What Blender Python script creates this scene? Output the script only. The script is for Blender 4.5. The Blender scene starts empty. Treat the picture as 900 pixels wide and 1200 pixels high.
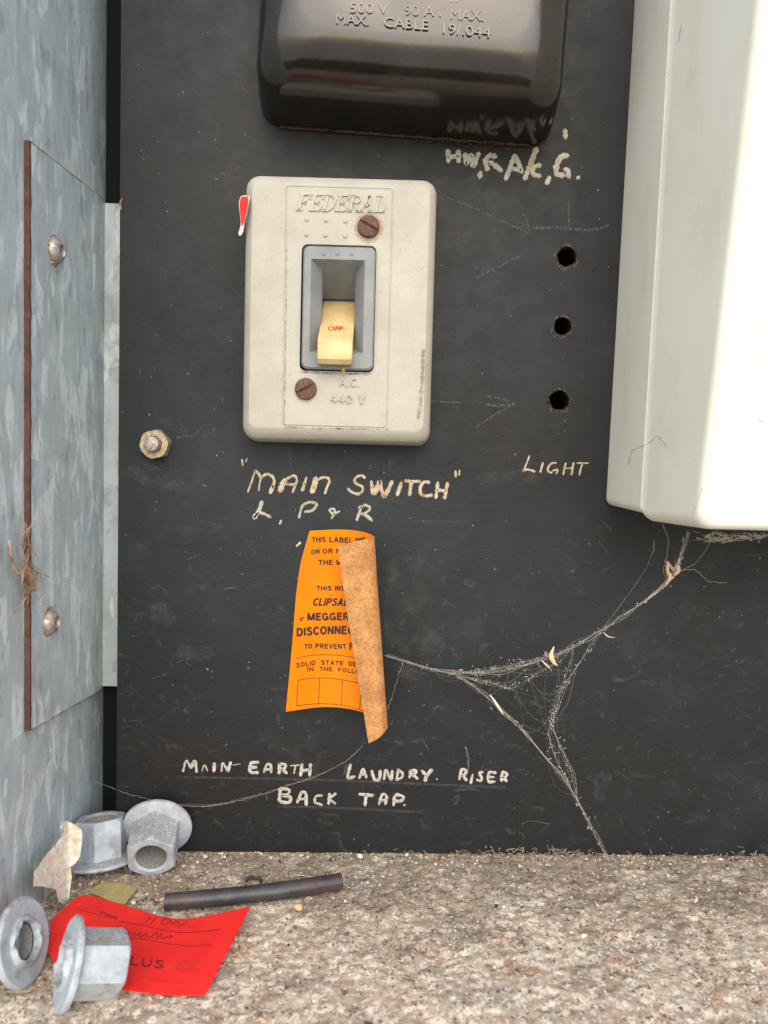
import bpy, bmesh, math, random
import numpy as np
from mathutils import Vector, Matrix, noise as mnoise
random.seed(7); rng = np.random.default_rng(7)
S = bpy.context.scene
COL = S.collection
R = math.radians
MM = 0.001                       # all shapes below are written in millimetres

# ------------------------------------------------------------------ camera
DIST = 300.0                     # camera to the face of the switchboard
FPX, CX, CY = 900.0, 450.0, 600.0
yaw, pitch, roll = R(-0.318), R(3.2045), R(1.460)
def cam_basis():
    cy, sy, cp, sp = math.cos(yaw), math.sin(yaw), math.cos(pitch), math.sin(pitch)
    w = np.array([-sy*cp, cy*cp, -sp]); r0 = np.array([cy, sy, 0.0]); u0 = np.cross(r0, w)
    c, s = math.cos(roll), math.sin(roll)
    return c*r0+s*u0, -s*r0+c*u0, w
CR, CU, CW = cam_basis()
EYE = np.array([0.0, -DIST, 0.0])
cam = bpy.data.cameras.new('camera'); camo = bpy.data.objects.new('camera', cam); COL.objects.link(camo)
M = Matrix.Identity(4)
for i in range(3):
    M[i][0], M[i][1], M[i][2], M[i][3] = CR[i], CU[i], -CW[i], EYE[i]*MM
camo.matrix_world = M
cam.sensor_fit = 'VERTICAL'; cam.sensor_height = 32; cam.lens = 24
cam.clip_start = 0.01; cam.clip_end = 100
cam.dof.use_dof = True; cam.dof.focus_distance = 0.285; cam.dof.aperture_fstop = 11.0
S.camera = camo
S.render.resolution_x, S.render.resolution_y = 768, 1024

# ------------------------------------------------------------------ light
SUN_EL, SUN_AZ = R(36), R(176)          # azimuth clockwise from +y: behind the camera, to its right
world = bpy.data.worlds.new('World'); S.world = world; world.use_nodes = True
wn = world.node_tree; bg = wn.nodes['Background']
sky = wn.nodes.new('ShaderNodeTexSky'); sky.sky_type = 'NISHITA'; sky.sun_disc = False
sky.sun_elevation = SUN_EL; sky.sun_rotation = SUN_AZ; sky.dust_density = 3.0; sky.air_density = 1.0
wn.links.new(sky.outputs[0], bg.inputs[0]); bg.inputs[1].default_value = 0.15
sun = bpy.data.lights.new('sun', 'SUN'); suno = bpy.data.objects.new('sun', sun); COL.objects.link(suno)
sun.energy = 1.5; sun.angle = R(164); sun.color = (1.0, 0.985, 0.96)
sd = Vector((math.sin(SUN_AZ)*math.cos(SUN_EL), math.cos(SUN_AZ)*math.cos(SUN_EL), math.sin(SUN_EL)))
suno.rotation_euler = sd.to_track_quat('Z', 'Y').to_euler(); suno.location = sd*2
S.view_settings.view_transform = 'Standard'; S.view_settings.look = 'None'
S.view_settings.exposure = 0.80; S.view_settings.gamma = 1.0
S.render.engine = 'CYCLES'

# ------------------------------------------------------------------ sight lines (photo pixel -> place)
def ray(px, py): return CW + (px-CX)/FPX*CR - (py-CY)/FPX*CU
def at(px, py, h=0.0):                   # on a plane standing h mm proud of the switchboard
    d = ray(px, py); return EYE + d*((DIST-h)/d[1])
LEDGE_TILT = 0.01527
def ledge_z(x): return -155.4 + (x+102.5)*LEDGE_TILT
def on_ledge(px, py, up=0.0):
    d = ray(px, py)
    t = (ledge_z(0)+up)/(d[2]-LEDGE_TILT*d[0]); return EYE + d*t
WALL_X = at(117, 520, -17)[0]
def on_x(px, py, x):
    d = ray(px, py); return EYE + d*(x/d[0])

# ------------------------------------------------------------------ objects
def link(o, parent=None):
    COL.objects.link(o)
    if parent is not None: o.parent = parent
    return o
def tag(o, label=None, cat=None, group=None, kind=None):
    if label: o['label'] = label
    if cat: o['category'] = cat
    if group: o['group'] = group
    if kind: o['kind'] = kind
    return o
def empty(name, loc, label, cat, group=None):
    o = bpy.data.objects.new(name, None); o.empty_display_size = 0.005
    o.location = [c*MM for c in loc]; link(o); return tag(o, label, cat, group)
def root_loc(p):
    v = Vector((0, 0, 0))
    while p is not None: v = v+p.location; p = p.parent
    return np.array(v)
def build(name, verts, faces, mats, parent=None, sharp=35, midx=None):
    V = np.asarray(verts, float)*MM
    if parent is not None: V = V-root_loc(parent)
    me = bpy.data.meshes.new(name); me.from_pydata(V.tolist(), [], [list(map(int, f)) for f in faces])
    for m in (mats if isinstance(mats, (list, tuple)) else [mats]): me.materials.append(m)
    if midx is not None: me.polygons.foreach_set('material_index', midx)
    bm = bmesh.new(); bm.from_mesh(me); bmesh.ops.recalc_face_normals(bm, faces=bm.faces); bm.to_mesh(me); bm.free()
    me.polygons.foreach_set('use_smooth', [True]*len(me.polygons))
    me.set_sharp_from_angle(angle=R(sharp)); me.update()
    return link(bpy.data.objects.new(name, me), parent)
class MB:                                 # collects pieces of one mesh
    def __init__(s): s.v, s.f, s.m = [], [], []
    def add(s, v, f, mi=0):
        o = len(s.v); s.v += [tuple(map(float, p)) for p in v]; s.f += [[i+o for i in q] for q in f]; s.m += [mi]*len(f)
    def build(s, name, mats, parent=None, sharp=35):
        return build(name, s.v, s.f, mats, parent, sharp, s.m)
def loft(rings, cap0=True, cap1=True):
    n = len(rings[0]); v = [p for r in rings for p in r]; f = []
    for k in range(len(rings)-1):
        for i in range(n):
            j = (i+1) % n; f.append([k*n+i, k*n+j, (k+1)*n+j, (k+1)*n+i])
    if cap0: f.append(list(range(n))[::-1])
    if cap1: f.append([(len(rings)-1)*n+i for i in range(n)])
    return v, f
def rrect(l, r, b, t, rad, h, seg=6):     # rounded rectangle facing the camera, h mm proud of the board
    rad = max(0.01, min(rad, (r-l)/2-0.01, (t-b)/2-0.01)); out = []
    for cx, cz, a0 in ((r-rad, t-rad, 0), (l+rad, t-rad, 90), (l+rad, b+rad, 180), (r-rad, b+rad, 270)):
        for k in range(seg+1):
            a = R(a0+90*k/seg); out.append((cx+rad*math.cos(a), -h, cz+rad*math.sin(a)))
    return out
def catmull(P, n):
    P = np.asarray(P, float)
    if len(P) == 1: return np.repeat(P, n, 0)
    Q = np.vstack([2*P[0]-P[1], P, 2*P[-1]-P[-2]]); out = []
    for t in np.linspace(0, len(P)-1, n):
        i = min(int(t), len(P)-2); u = t-i; a, b, c, d = Q[i:i+4]
        out.append(0.5*(2*b+(c-a)*u+(2*a-5*b+4*c-d)*u*u+(3*b-a-3*c+d)*u**3))
    return np.array(out)
def tube(P, rad, n=8, cap=True):
    P = np.asarray(P, float); m = len(P); rad = np.broadcast_to(np.asarray(rad, float), (m,))
    T = np.gradient(P, axis=0); T /= np.linalg.norm(T, axis=1)[:, None]+1e-12
    up = np.array([0.31, -0.85, 0.42]); rings = []
    for i in range(m):
        a = np.cross(T[i], up); a /= np.linalg.norm(a)+1e-9; b = np.cross(T[i], a)
        rings.append([P[i]+rad[i]*(math.cos(2*math.pi*k/n)*a+math.sin(2*math.pi*k/n)*b) for k in range(n)])
    return loft(rings, cap, cap)

# ------------------------------------------------------------------ materials
class Mat:
    def __init__(s, name, rough=0.6, metal=0.0, spec=0.5):
        s.m = bpy.data.materials.new(name); s.m.use_nodes = True; s.t = s.m.node_tree
        s.b = s.t.nodes['Principled BSDF']; s.set('Roughness', rough); s.set('Metallic', metal); s.set('Specular IOR Level', spec)
        s.co = s.t.nodes.new('ShaderNodeTexCoord').outputs['Object']
    def set(s, k, v):
        if hasattr(v, 'is_linked'): s.t.links.new(v, s.b.inputs[k])
        else: s.b.inputs[k].default_value = v
    def node(s, typ, ins={}, **at_):
        n = s.t.nodes.new(typ)
        for k, v in at_.items(): setattr(n, k, v)
        for k, v in ins.items():
            if hasattr(v, 'is_linked'): s.t.links.new(v, n.inputs[k])
            else: n.inputs[k].default_value = v
        return n
    def mapped(s, sc=(1, 1, 1), rot=(0, 0, 0), off=(0, 0, 0)):
        return s.node('ShaderNodeMapping', {'Vector': s.co, 'Scale': sc, 'Rotation': rot, 'Location': off}).outputs[0]
    def noise(s, mm, detail=4, rough=0.55, vec=None, dist=0.0):
        return s.node('ShaderNodeTexNoise', {'Vector': vec or s.co, 'Scale': 1000.0/mm, 'Detail': detail, 'Roughness': rough, 'Distortion': dist}).outputs['Fac']
    def voro(s, mm, vec=None, out='Distance', feat='F1', rand=1.0):
        return s.node('ShaderNodeTexVoronoi', {'Vector': vec or s.co, 'Scale': 1000.0/mm, 'Randomness': rand}, feature=feat).outputs[out]
    def ramp(s, fac, stops):
        n = s.node('ShaderNodeValToRGB', {'Fac': fac}); e = n.color_ramp.elements
        while len(e) < len(stops): e.new(0.5)
        for el, (p, c) in zip(e, stops):
            el.position = p; el.color = (c, c, c, 1) if isinstance(c, (int, float)) else (*c, 1)
        return n.outputs['Color']
    def mix(s, a, b, fac, mode='MIX'):
        n = s.t.nodes.new('ShaderNodeMix'); n.data_type = 'RGBA'; n.blend_type = mode
        for k, v in ((0, fac), (6, a), (7, b)):
            if hasattr(v, 'is_linked'): s.t.links.new(v, n.inputs[k])
            else: n.inputs[k].default_value = v if k == 0 else (*v, 1)
        return n.outputs[2]
    def math(s, op, a, b=0.0):
        n = s.t.nodes.new('ShaderNodeMath'); n.operation = op
        for k, v in ((0, a), (1, b)):
            if hasattr(v, 'is_linked'): s.t.links.new(v, n.inputs[k])
            else: n.inputs[k].default_value = v
        return n.outputs[0]
    def sep(s, vec=None):
        return s.node('ShaderNodeSeparateXYZ', {0: vec or s.co}).outputs
    def bump(s, height, mm, strength=1.0, chain=None):
        n = s.node('ShaderNodeBump', {'Height': height, 'Distance': mm*MM, 'Strength': strength})
        if chain: s.t.links.new(chain, n.inputs['Normal'])
        return n.outputs[0]
    def color(s, c): s.set('Base Color', c if hasattr(c, 'is_linked') else (*c, 1))

# painted switchboard
m = Mat('black board paint', 0.5, spec=0.24); BOARD = m.m
big = m.noise(70, 4, 0.6, dist=0.6); mid = m.noise(9, 6, 0.65, dist=0.4)
grain = m.noise(1.0, 4, 0.6, vec=m.mapped((0.06, 1, 1.6)))
c = m.mix((0.008, 0.0112, 0.0138), (0.0165, 0.0225, 0.0270), m.ramp(big, [(0.35, 0), (0.68, 1)]))
c = m.mix(c, (0.013, 0.013, 0.0128), m.ramp(m.noise(120, 2, vec=m.mapped(off=(0.3, 0, 0.2))), [(0.42, 0), (0.6, 0.8)]))
c = m.mix(c, (0.04, 0.0425, 0.046), m.ramp(m.math('MULTIPLY', mid, big), [(0.29, 0), (0.47, 0.55)]))
c = m.mix(c, (0.055, 0.0545, 0.053), m.math('MULTIPLY', m.ramp(m.noise(0.55, 3, 0.7), [(0.6, 0), (0.78, 0.6)]), m.ramp(m.noise(26, 3), [(0.42, 0.12), (0.7, 0.9)])))
c = m.mix(c, (0.30, 0.285, 0.26), m.math('MULTIPLY', m.ramp(m.voro(2.6), [(0.0, 1), (0.09, 1), (0.13, 0)]), m.ramp(m.noise(6, 4, 0.7, vec=m.mapped(off=(0.1, 0.2, 0))), [(0.56, 0), (0.66, 0.75)])))
# dust lying in faint wisps low on the board
low = m.ramp(m.math('MULTIPLY_ADD', m.sep()[2], -7.0), [(0.0, 0), (0.55, 0.0), (1.0, 1)])
wisp = m.ramp(m.noise(5.5, 7, 0.75, dist=1.5, vec=m.mapped((0.6, 1, 1))), [(0.57, 0), (0.72, 0.55)])
c = m.mix(c, (0.11, 0.10, 0.088), m.math('MULTIPLY', wisp, m.math('ADD', m.math('MULTIPLY', low, 0.75), 0.13)))
m.color(c)
m.set('Roughness', m.ramp(mid, [(0.3, 0.42), (0.7, 0.62)]))
h1 = m.bump(grain, 0.10, 0.5); h2 = m.bump(m.noise(2.2, 5, 0.6), 0.22, 0.5, h1)
h3 = m.bump(m.ramp(m.voro(7.0, vec=m.mapped((1, 1, 1.3))), [(0, 1), (0.07, 0.8), (0.11, 0)]), 0.12, 0.6, h2)
m.set('Normal', h3)

# raw plywood inside the drilled holes
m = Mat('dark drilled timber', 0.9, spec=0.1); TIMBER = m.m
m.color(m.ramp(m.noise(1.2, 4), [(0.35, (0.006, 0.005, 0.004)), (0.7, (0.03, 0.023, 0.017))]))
m = Mat('splintered timber edge', 0.9, spec=0.1); SPLINTER = m.m
m.color(m.ramp(m.noise(0.9, 4), [(0.4, (0.02, 0.018, 0.017)), (0.6, (0.10, 0.085, 0.07)), (0.75, (0.24, 0.2, 0.16))]))

def paint_mat(name, a, b, brown):
    m = Mat(name, 0.75, spec=0.2)
    c = m.mix(a, b, m.ramp(m.noise(2.5, 4), [(0.35, 0), (0.65, 1)]))
    c = m.mix(c, brown, m.ramp(m.noise(4.0, 5, 0.7, vec=m.mapped(off=(0.5, 0, 0.3))), [(0.5, 0), (0.66, 0.85)]))
    c = m.mix(c, (0.035, 0.033, 0.031), m.ramp(m.noise(0.7, 4, 0.75), [(0.54, 0), (0.68, 0.8)]))
    m.color(c); m.set('Normal', m.bump(m.noise(0.5, 3), 0.15, 0.5)); return m.m
INK_TAN = paint_mat('cream marker paint gone brown', (0.42, 0.34, 0.24), (0.54, 0.47, 0.37), (0.27, 0.135, 0.06))
INK_CREAM = paint_mat('cream marker paint', (0.43, 0.41, 0.33), (0.36, 0.35, 0.30), (0.34, 0.27, 0.155))
INK_WHITE = paint_mat('dull white marker paint', (0.42, 0.395, 0.35), (0.48, 0.46, 0.42), (0.32, 0.25, 0.185))
def alpha_mat(name, col, mm, lo, hi, amax=1.0, rough=0.85):
    m = Mat(name, rough, spec=0.15); m.color(col)
    m.set('Alpha', m.ramp(m.noise(mm, 4, 0.7), [(lo, 0), (hi, amax)])); return m.m
SCRATCH = alpha_mat('scratched paint', (0.30, 0.29, 0.27), 0.9, 0.44, 0.70, 0.5)
SMUDGE = alpha_mat('chalky smear', (0.075, 0.08, 0.085), 6.0, 0.35, 0.75, 0.6)
DUSTY = alpha_mat('gritty dust smear', (0.12, 0.11, 0.09), 9.0, 0.45, 0.8, 0.5)
GROOVE = alpha_mat('ruled pencil line', (0.085, 0.085, 0.085), 2.0, 0.3, 0.65, 0.6)

# galvanised sheet
def galv(name, base, lift, dull, flake):
    m = Mat(name, 0.5, 0.12, spec=0.5)
    nz = m.node('ShaderNodeTexNoise', {'Vector': m.co, 'Scale': 90.0, 'Detail': 3}).outputs['Color']
    off = m.node('ShaderNodeVectorMath', {0: nz, 1: (0.0035, 0.0035, 0.0035)}, operation='MULTIPLY').outputs[0]
    v = m.node('ShaderNodeVectorMath', {0: m.mapped((1, 1.5, 0.5), (R(14), 0, 0)), 1: off}, operation='ADD').outputs[0]
    cell = m.voro(8.5, v, 'Color'); cs = m.sep(cell)[0]
    cell2 = m.sep(m.voro(4.2, v, 'Color'))[1]
    c = m.mix(base, lift, m.ramp(m.math('ADD', m.math('MULTIPLY', cs, 0.55), m.math('MULTIPLY', cell2, 0.45)), [(0.15, 0), (0.85, 1.0)]))
    c = m.mix(c, dull, m.ramp(m.noise(30, 4, 0.6), [(0.42, 0), (0.7, 0.6)]))
    spark = m.math('MULTIPLY', m.ramp(cs, [(0.78, 0), (0.82, 1)]), m.ramp(m.noise(3.5, 5, 0.6, vec=v), [(0.38, 0), (0.52, 0.75)]))
    c = m.mix(c, flake, spark)
    cs2 = m.sep(m.voro(3.4, m.node('ShaderNodeVectorMath', {0: m.mapped((1, 1.7, 0.42), (R(-9), 0, 0), (0.2, 0.1, 0.3)), 1: off}, operation='ADD').outputs[0], 'Color'))[2]
    c = m.mix(c, flake, m.math('MULTIPLY', m.ramp(cs2, [(0.86, 0), (0.94, 0.8)]), m.ramp(m.noise(14, 4), [(0.44, 0), (0.6, 0.9)])))
    c = m.mix(c, (0.19, 0.225, 0.235), m.math('MULTIPLY', m.ramp(cs2, [(0.08, 0.7), (0.16, 0)]), m.ramp(m.noise(9, 5, 0.7), [(0.42, 0), (0.6, 0.8)])))
    c = m.mix(c, (0.55, 0.60, 0.62), m.ramp(m.noise(0.8, 3, 0.6, vec=m.mapped((1, 1, 0.12), (R(8), 0, 0))), [(0.60, 0), (0.75, 0.45)]))
    c = m.mix(c, (0.26, 0.30, 0.31), m.ramp(m.noise(1.1, 6, 0.8, vec=m.mapped((1, 1, 0.6))), [(0.52, 0), (0.68, 0.5)]))
    c = m.mix(c, (0.20, 0.16, 0.12), m.math('MULTIPLY', m.ramp(m.noise(0.6, 3, 0.7), [(0.60, 0), (0.75, 0.55)]), m.ramp(m.noise(22, 3), [(0.45, 0.1), (0.65, 1)])))
    m.color(c); m.set('Roughness', m.ramp(cs, [(0.0, 0.58), (1.0, 0.40)]))
    b = m.bump(m.noise(35, 2), 1.0, 0.35); m.set('Normal', m.bump(m.noise(1.0, 4), 0.08, 0.4, b)); return m.m
GALV = galv('spangled galvanised sheet', (0.395, 0.485, 0.52), (0.54, 0.63, 0.655), (0.355, 0.41, 0.415), (0.70, 0.79, 0.82))
GALV_LIGHT = galv('dusty galvanised flange', (0.41, 0.465, 0.505), (0.49, 0.545, 0.58), (0.30, 0.325, 0.335), (0.62, 0.66, 0.68))
m = Mat('dark steel', 0.8, spec=0.1); DARK = m.m; m.color((0.02, 0.021, 0.022))
m = Mat('rusted cut edge', 0.85, spec=0.2); RUST = m.m
m.color(m.ramp(m.noise(3.5, 7, 0.8), [(0.34, (0.065, 0.034, 0.027)), (0.55, (0.12, 0.06, 0.045)), (0.7, (0.18, 0.10, 0.075)), (0.78, (0.36, 0.28, 0.22))])); m.set('Normal', m.bump(m.noise(0.5, 4), 0.2, 0.8))
m = Mat('rusty screw steel', 0.75, 0.15, spec=0.3); SCREW = m.m
m.color(m.ramp(m.noise(0.8, 5, 0.7), [(0.3, (0.075, 0.036, 0.026)), (0.55, (0.155, 0.082, 0.062)), (0.75, (0.26, 0.165, 0.13)), (0.9, (0.40, 0.33, 0.29))])); m.set('Normal', m.bump(m.noise(0.5, 5, 0.7), 0.35, 0.9))
m = Mat('corroded button screw', 0.45, 0.55); BUTTON = m.m
m.color(m.ramp(m.noise(1.7, 6, 0.75), [(0.30, (0.11, 0.065, 0.04)), (0.42, (0.30, 0.24, 0.185)), (0.56, (0.47, 0.44, 0.40))])); m.set('Normal', m.bump(m.noise(0.7, 4), 0.2, 0.7))
m = Mat('yellowed zinc nut', 0.5, 0.35); ZINC = m.m
m.color(m.ramp(m.noise(1.6, 5, 0.7), [(0.3, (0.16, 0.11, 0.06)), (0.5, (0.36, 0.29, 0.19)), (0.7, (0.48, 0.42, 0.32))])); m.set('Normal', m.bump(m.noise(0.6, 4), 0.15, 0.6))
m = Mat('steel stud end', 0.45, 0.6); STUD = m.m
m.color(m.ramp(m.noise(1.2, 5, 0.7), [(0.3, (0.15, 0.12, 0.09)), (0.6, (0.36, 0.34, 0.30))])); m.set('Normal', m.bump(m.noise(0.5, 4), 0.15, 0.6))
m = Mat('hot dip galvanised nut', 0.62, 0.15, spec=0.4); NUT = m.m
c = m.mix((0.33, 0.385, 0.43), (0.45, 0.505, 0.55), m.ramp(m.noise(5, 4), [(0.35, 0), (0.65, 1)]))
c = m.mix(c, (0.22, 0.195, 0.16), m.ramp(m.noise(0.45, 4, 0.7), [(0.58, 0), (0.68, 0.75)]))
c = m.mix(c, (0.27, 0.25, 0.22), m.ramp(m.noise(7, 5, 0.7, vec=m.mapped(off=(0.2, 0.1, 0))), [(0.52, 0), (0.66, 0.75)]))
up = m.sep(m.node('ShaderNodeNewGeometry').outputs['Normal'])[2]
c = m.mix(c, (0.23, 0.205, 0.175), m.math('MULTIPLY', m.ramp(up, [(0.45, 0), (0.8, 1)]), m.ramp(m.noise(0.8, 5, 0.75), [(0.42, 0), (0.6, 0.85)])))
m.color(c); m.set('Normal', m.bump(m.noise(0.6, 5, 0.6), 0.2, 0.7, m.bump(m.noise(4, 3), 0.5, 0.4)))
m = Mat('dirty bore', 0.9, spec=0.15); BORE = m.m
m.color(m.ramp(m.noise(0.7, 4, 0.7), [(0.35, (0.16, 0.15, 0.14)), (0.65, (0.34, 0.34, 0.33))])); m.set('Normal', m.bump(m.noise(0.6, 4), 0.3, 0.8))
m = Mat('dusty bore blue', 0.8); BOREB = m.m
m.color(m.ramp(m.noise(2, 4, 0.6), [(0.35, (0.22, 0.255, 0.29)), (0.65, (0.30, 0.34, 0.38))]))

# plastics
m = Mat('weathered cream plastic', 0.62, spec=0.3); CREAM = m.m
c = m.mix((0.365, 0.355, 0.30), (0.42, 0.41, 0.355), m.ramp(m.noise(18, 4), [(0.35, 0), (0.65, 1)]))
c = m.mix(c, (0.34, 0.31, 0.225), m.ramp(m.noise(9, 6, 0.7, vec=m.mapped(off=(0, 0, 0.4))), [(0.5, 0), (0.7, 0.5)]))
c = m.mix(c, (0.215, 0.19, 0.14), m.ramp(m.noise(0.6, 5, 0.8), [(0.56, 0), (0.72, 0.8)]))
c = m.mix(c, (0.17, 0.13, 0.09), m.math('MULTIPLY', m.ramp(m.voro(2.2), [(0, 1), (0.07, 1), (0.12, 0)]), m.ramp(m.noise(7, 4), [(0.50, 0), (0.62, 0.8)])))
m.color(c); m.set('Normal', m.bump(m.noise(0.4, 4), 0.05, 0.6))
m = Mat('grey bezel plastic', 0.6, spec=0.35); GREY = m.m
c = m.mix((0.185, 0.20, 0.205), (0.235, 0.25, 0.255), m.ramp(m.noise(8, 4), [(0.35, 0), (0.65, 1)]))
c = m.mix(c, (0.38, 0.385, 0.375), m.ramp(m.noise(0.5, 4, 0.75), [(0.60, 0), (0.74, 0.6)]))
m.color(c); m.set('Normal', m.bump(m.noise(0.4, 4), 0.04, 0.6))
m = Mat('yellowed toggle plastic', 0.5, spec=0.4); TOGGLE = m.m
c = m.mix((0.50, 0.365, 0.15), (0.58, 0.455, 0.23), m.ramp(m.noise(6, 4), [(0.35, 0), (0.65, 1)]))
c = m.mix(c, (0.33, 0.22, 0.09), m.ramp(m.noise(0.5, 4, 0.7), [(0.60, 0), (0.75, 0.5)])); m.color(c)
m = Mat('off white plastic', 0.55, spec=0.3); WHITE = m.m
c = m.mix((0.80, 0.775, 0.65), (0.84, 0.815, 0.70), m.ramp(m.noise(40, 4), [(0.35, 0), (0.65, 1)]))
c = m.mix(c, (0.52, 0.48, 0.40), m.ramp(m.noise(0.7, 4, 0.75), [(0.66, 0), (0.8, 0.5)]))
c = m.mix(c, (0.2, 0.18, 0.15), m.math('MULTIPLY', m.ramp(m.voro(3.0), [(0, 1), (0.06, 1), (0.10, 0)]), m.ramp(m.noise(12, 4), [(0.56, 0), (0.66, 0.8)])))
c = m.mix(c, (0.60, 0.54, 0.42), m.ramp(m.noise(30, 6, 0.7, vec=m.mapped((1, 1, 0.5), off=(0.3, 0.2, 0.1))), [(0.50, 0), (0.72, 0.45)]))
m.color(c)
m = Mat('white sticker', 0.4); STICKER = m.m; m.color((0.82, 0.82, 0.85))
m = Mat('black bakelite', 0.16, spec=0.65); BAKE = m.m
c = m.mix((0.013, 0.011, 0.009), (0.026, 0.021, 0.016), m.ramp(m.noise(20, 5, 0.7), [(0.35, 0), (0.65, 1)]))
c = m.mix(c, (0.14, 0.13, 0.115), m.math('MULTIPLY', m.ramp(m.noise(0.5, 3, 0.7), [(0.62, 0), (0.76, 0.7)]), m.ramp(m.noise(18, 3), [(0.4, 0.2), (0.7, 1)])))
m.color(c)
m.set('Roughness', m.ramp(m.noise(9, 6, 0.7), [(0.3, 0.10), (0.7, 0.20)])); m.set('Normal', m.bump(m.noise(38, 1), 2.0, 0.5, m.bump(m.noise(1.5, 3), 0.03, 0.5)))
m = Mat('rusty grime', 0.9, spec=0.1); GRIME = m.m
m.color(m.ramp(m.noise(1.5, 5, 0.7), [(0.35, (0.02, 0.014, 0.010)), (0.55, (0.075, 0.045, 0.026)), (0.75, (0.16, 0.10, 0.06))]))
# label, tag, cable, scraps
m = Mat('orange vinyl', 0.5, spec=0.15); ORANGE = m.m
c = m.mix((0.80, 0.215, 0.002), (0.74, 0.185, 0.002), m.ramp(m.noise(14, 4), [(0.35, 0), (0.65, 1)]))
c = m.mix(c, (0.42, 0.15, 0.02), m.ramp(m.noise(0.8, 5, 0.75), [(0.66, 0), (0.8, 0.6)])); m.color(c)
m = Mat('speckled brown adhesive', 0.8, spec=0.2); ADHES = m.m
c = m.mix((0.37, 0.165, 0.052), (0.47, 0.245, 0.09), m.ramp(m.noise(6, 4), [(0.35, 0), (0.65, 1)]))
c = m.mix(c, (0.20, 0.075, 0.025), m.ramp(m.noise(1.3, 6, 0.8), [(0.50, 0), (0.64, 0.85)]))
c = m.mix(c, (0.27, 0.11, 0.04), m.ramp(m.noise(11, 4, 0.6, vec=m.mapped(off=(0.6, 0.2, 0.4))), [(0.48, 0), (0.66, 0.6)]))
c = m.mix(c, (0.62, 0.43, 0.22), m.ramp(m.noise(0.55, 4, 0.7, vec=m.mapped(off=(0.3, 0.1, 0))), [(0.54, 0), (0.68, 0.7)]))
c = m.mix(c, (0.05, 0.035, 0.03), m.ramp(m.noise(0.9, 4, 0.75, vec=m.mapped(off=(0.1, 0.7, 0))), [(0.68, 0), (0.74, 0.9)]))
m.color(c); m.set('Normal', m.bump(m.noise(0.6, 4), 0.1, 0.6))
m = Mat('black print', 0.6); PRINT = m.m; m.color(m.ramp(m.noise(0.5, 4, 0.7), [(0.4, (0.018, 0.012, 0.008)), (0.75, (0.05, 0.02, 0.008))]))
m = Mat('thin brown print', 0.6); PRINT2 = m.m; m.color((0.10, 0.035, 0.008))
m = Mat('red tag card', 0.6, spec=0.15); RED = m.m
c = m.mix((0.80, 0.030, 0.024), (0.66, 0.022, 0.02), m.ramp(m.noise(11, 5, 0.65), [(0.35, 0), (0.68, 1)]))
c = m.mix(c, (0.55, 0.20, 0.16), m.math('MULTIPLY', m.ramp(m.noise(0.5, 4, 0.75), [(0.60, 0), (0.72, 0.7)]), m.ramp(m.noise(9, 4), [(0.4, 0.15), (0.65, 1)])))
m.color(c); m.set('Normal', m.bump(m.noise(0.8, 4), 0.06, 0.5, m.bump(m.noise(9, 3), 0.8, 0.5)))
m = Mat('dark red print', 0.7); INKRED = m.m; m.color((0.13, 0.008, 0.012))
m = Mat('faded red print', 0.7); INKFADE = m.m; m.color((0.50, 0.02, 0.02))
m = Mat('red toggle print', 0.6); TOGRED = m.m; m.color((0.55, 0.05, 0.03))
m = Mat('white torn paper', 0.8); PAPER = m.m; m.color(m.ramp(m.noise(1, 3), [(0.35, (0.44, 0.40, 0.34)), (0.65, (0.60, 0.57, 0.52))]))
m = Mat('black cable sheath', 0.42, spec=0.45); CABLE = m.m
xs = m.sep()[0]; ends = m.ramp(m.math('ABSOLUTE', m.math('MULTIPLY', xs, 1000.0)), [(0.0, 0), (1.0, 1)])
endm = m.math('ADD', m.node('ShaderNodeMapRange', {'Value': xs, 1: 0.014, 2: 0.026, 3: 0.0, 4: 1.0}).outputs[0], m.node('ShaderNodeMapRange', {'Value': xs, 1: -0.020, 2: -0.027, 3: 0.0, 4: 0.5}).outputs[0])
c = m.mix((0.020, 0.021, 0.024), (0.04, 0.042, 0.046), m.ramp(m.noise(5, 4), [(0.35, 0), (0.65, 1)]))
c = m.mix(c, (0.20, 0.045, 0.028), m.math('MULTIPLY', endm, m.ramp(m.noise(5, 4, 0.6, vec=m.mapped((0.4, 1, 1.4), off=(0.13, 0.05, 0.02))), [(0.46, 0), (0.60, 0.65)])))
c = m.mix(c, (0.22, 0.19, 0.16), m.ramp(m.noise(0.5, 4, 0.75), [(0.58, 0), (0.72, 0.7)])); m.color(c)
m = Mat('cream paint flake', 0.8, spec=0.2); FLAKE = m.m
m.color(m.ramp(m.noise(1.5, 5, 0.7), [(0.3, (0.38, 0.36, 0.28)), (0.45, (0.60, 0.585, 0.48)), (0.65, (0.70, 0.69, 0.61))])); m.set('Normal', m.bump(m.noise(2.2, 4), 0.5, 0.8))
m = Mat('yellow plastic scrap', 0.6); YELLOW = m.m
m.color(m.ramp(m.noise(3, 5, 0.7), [(0.35, (0.30, 0.235, 0.09)), (0.6, (0.40, 0.33, 0.14)), (0.75, (0.26, 0.21, 0.15))]))
m = Mat('cobweb silk', 0.8, spec=0.2); SILK = m.m
m.color(m.ramp(m.noise(3, 3), [(0.35, (0.34, 0.315, 0.27)), (0.65, (0.58, 0.55, 0.49))])); m.set('Alpha', 0.75)
m = Mat('faint cobweb silk', 0.8, spec=0.2); SILK2 = m.m; m.color((0.42, 0.40, 0.36)); m.set('Alpha', 0.42)
m = Mat('dry straw fibre', 0.8, spec=0.2); STRAW = m.m
m.color(m.ramp(m.noise(4, 4), [(0.35, (0.16, 0.09, 0.05)), (0.5, (0.34, 0.22, 0.13)), (0.7, (0.56, 0.43, 0.29))]))
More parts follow.
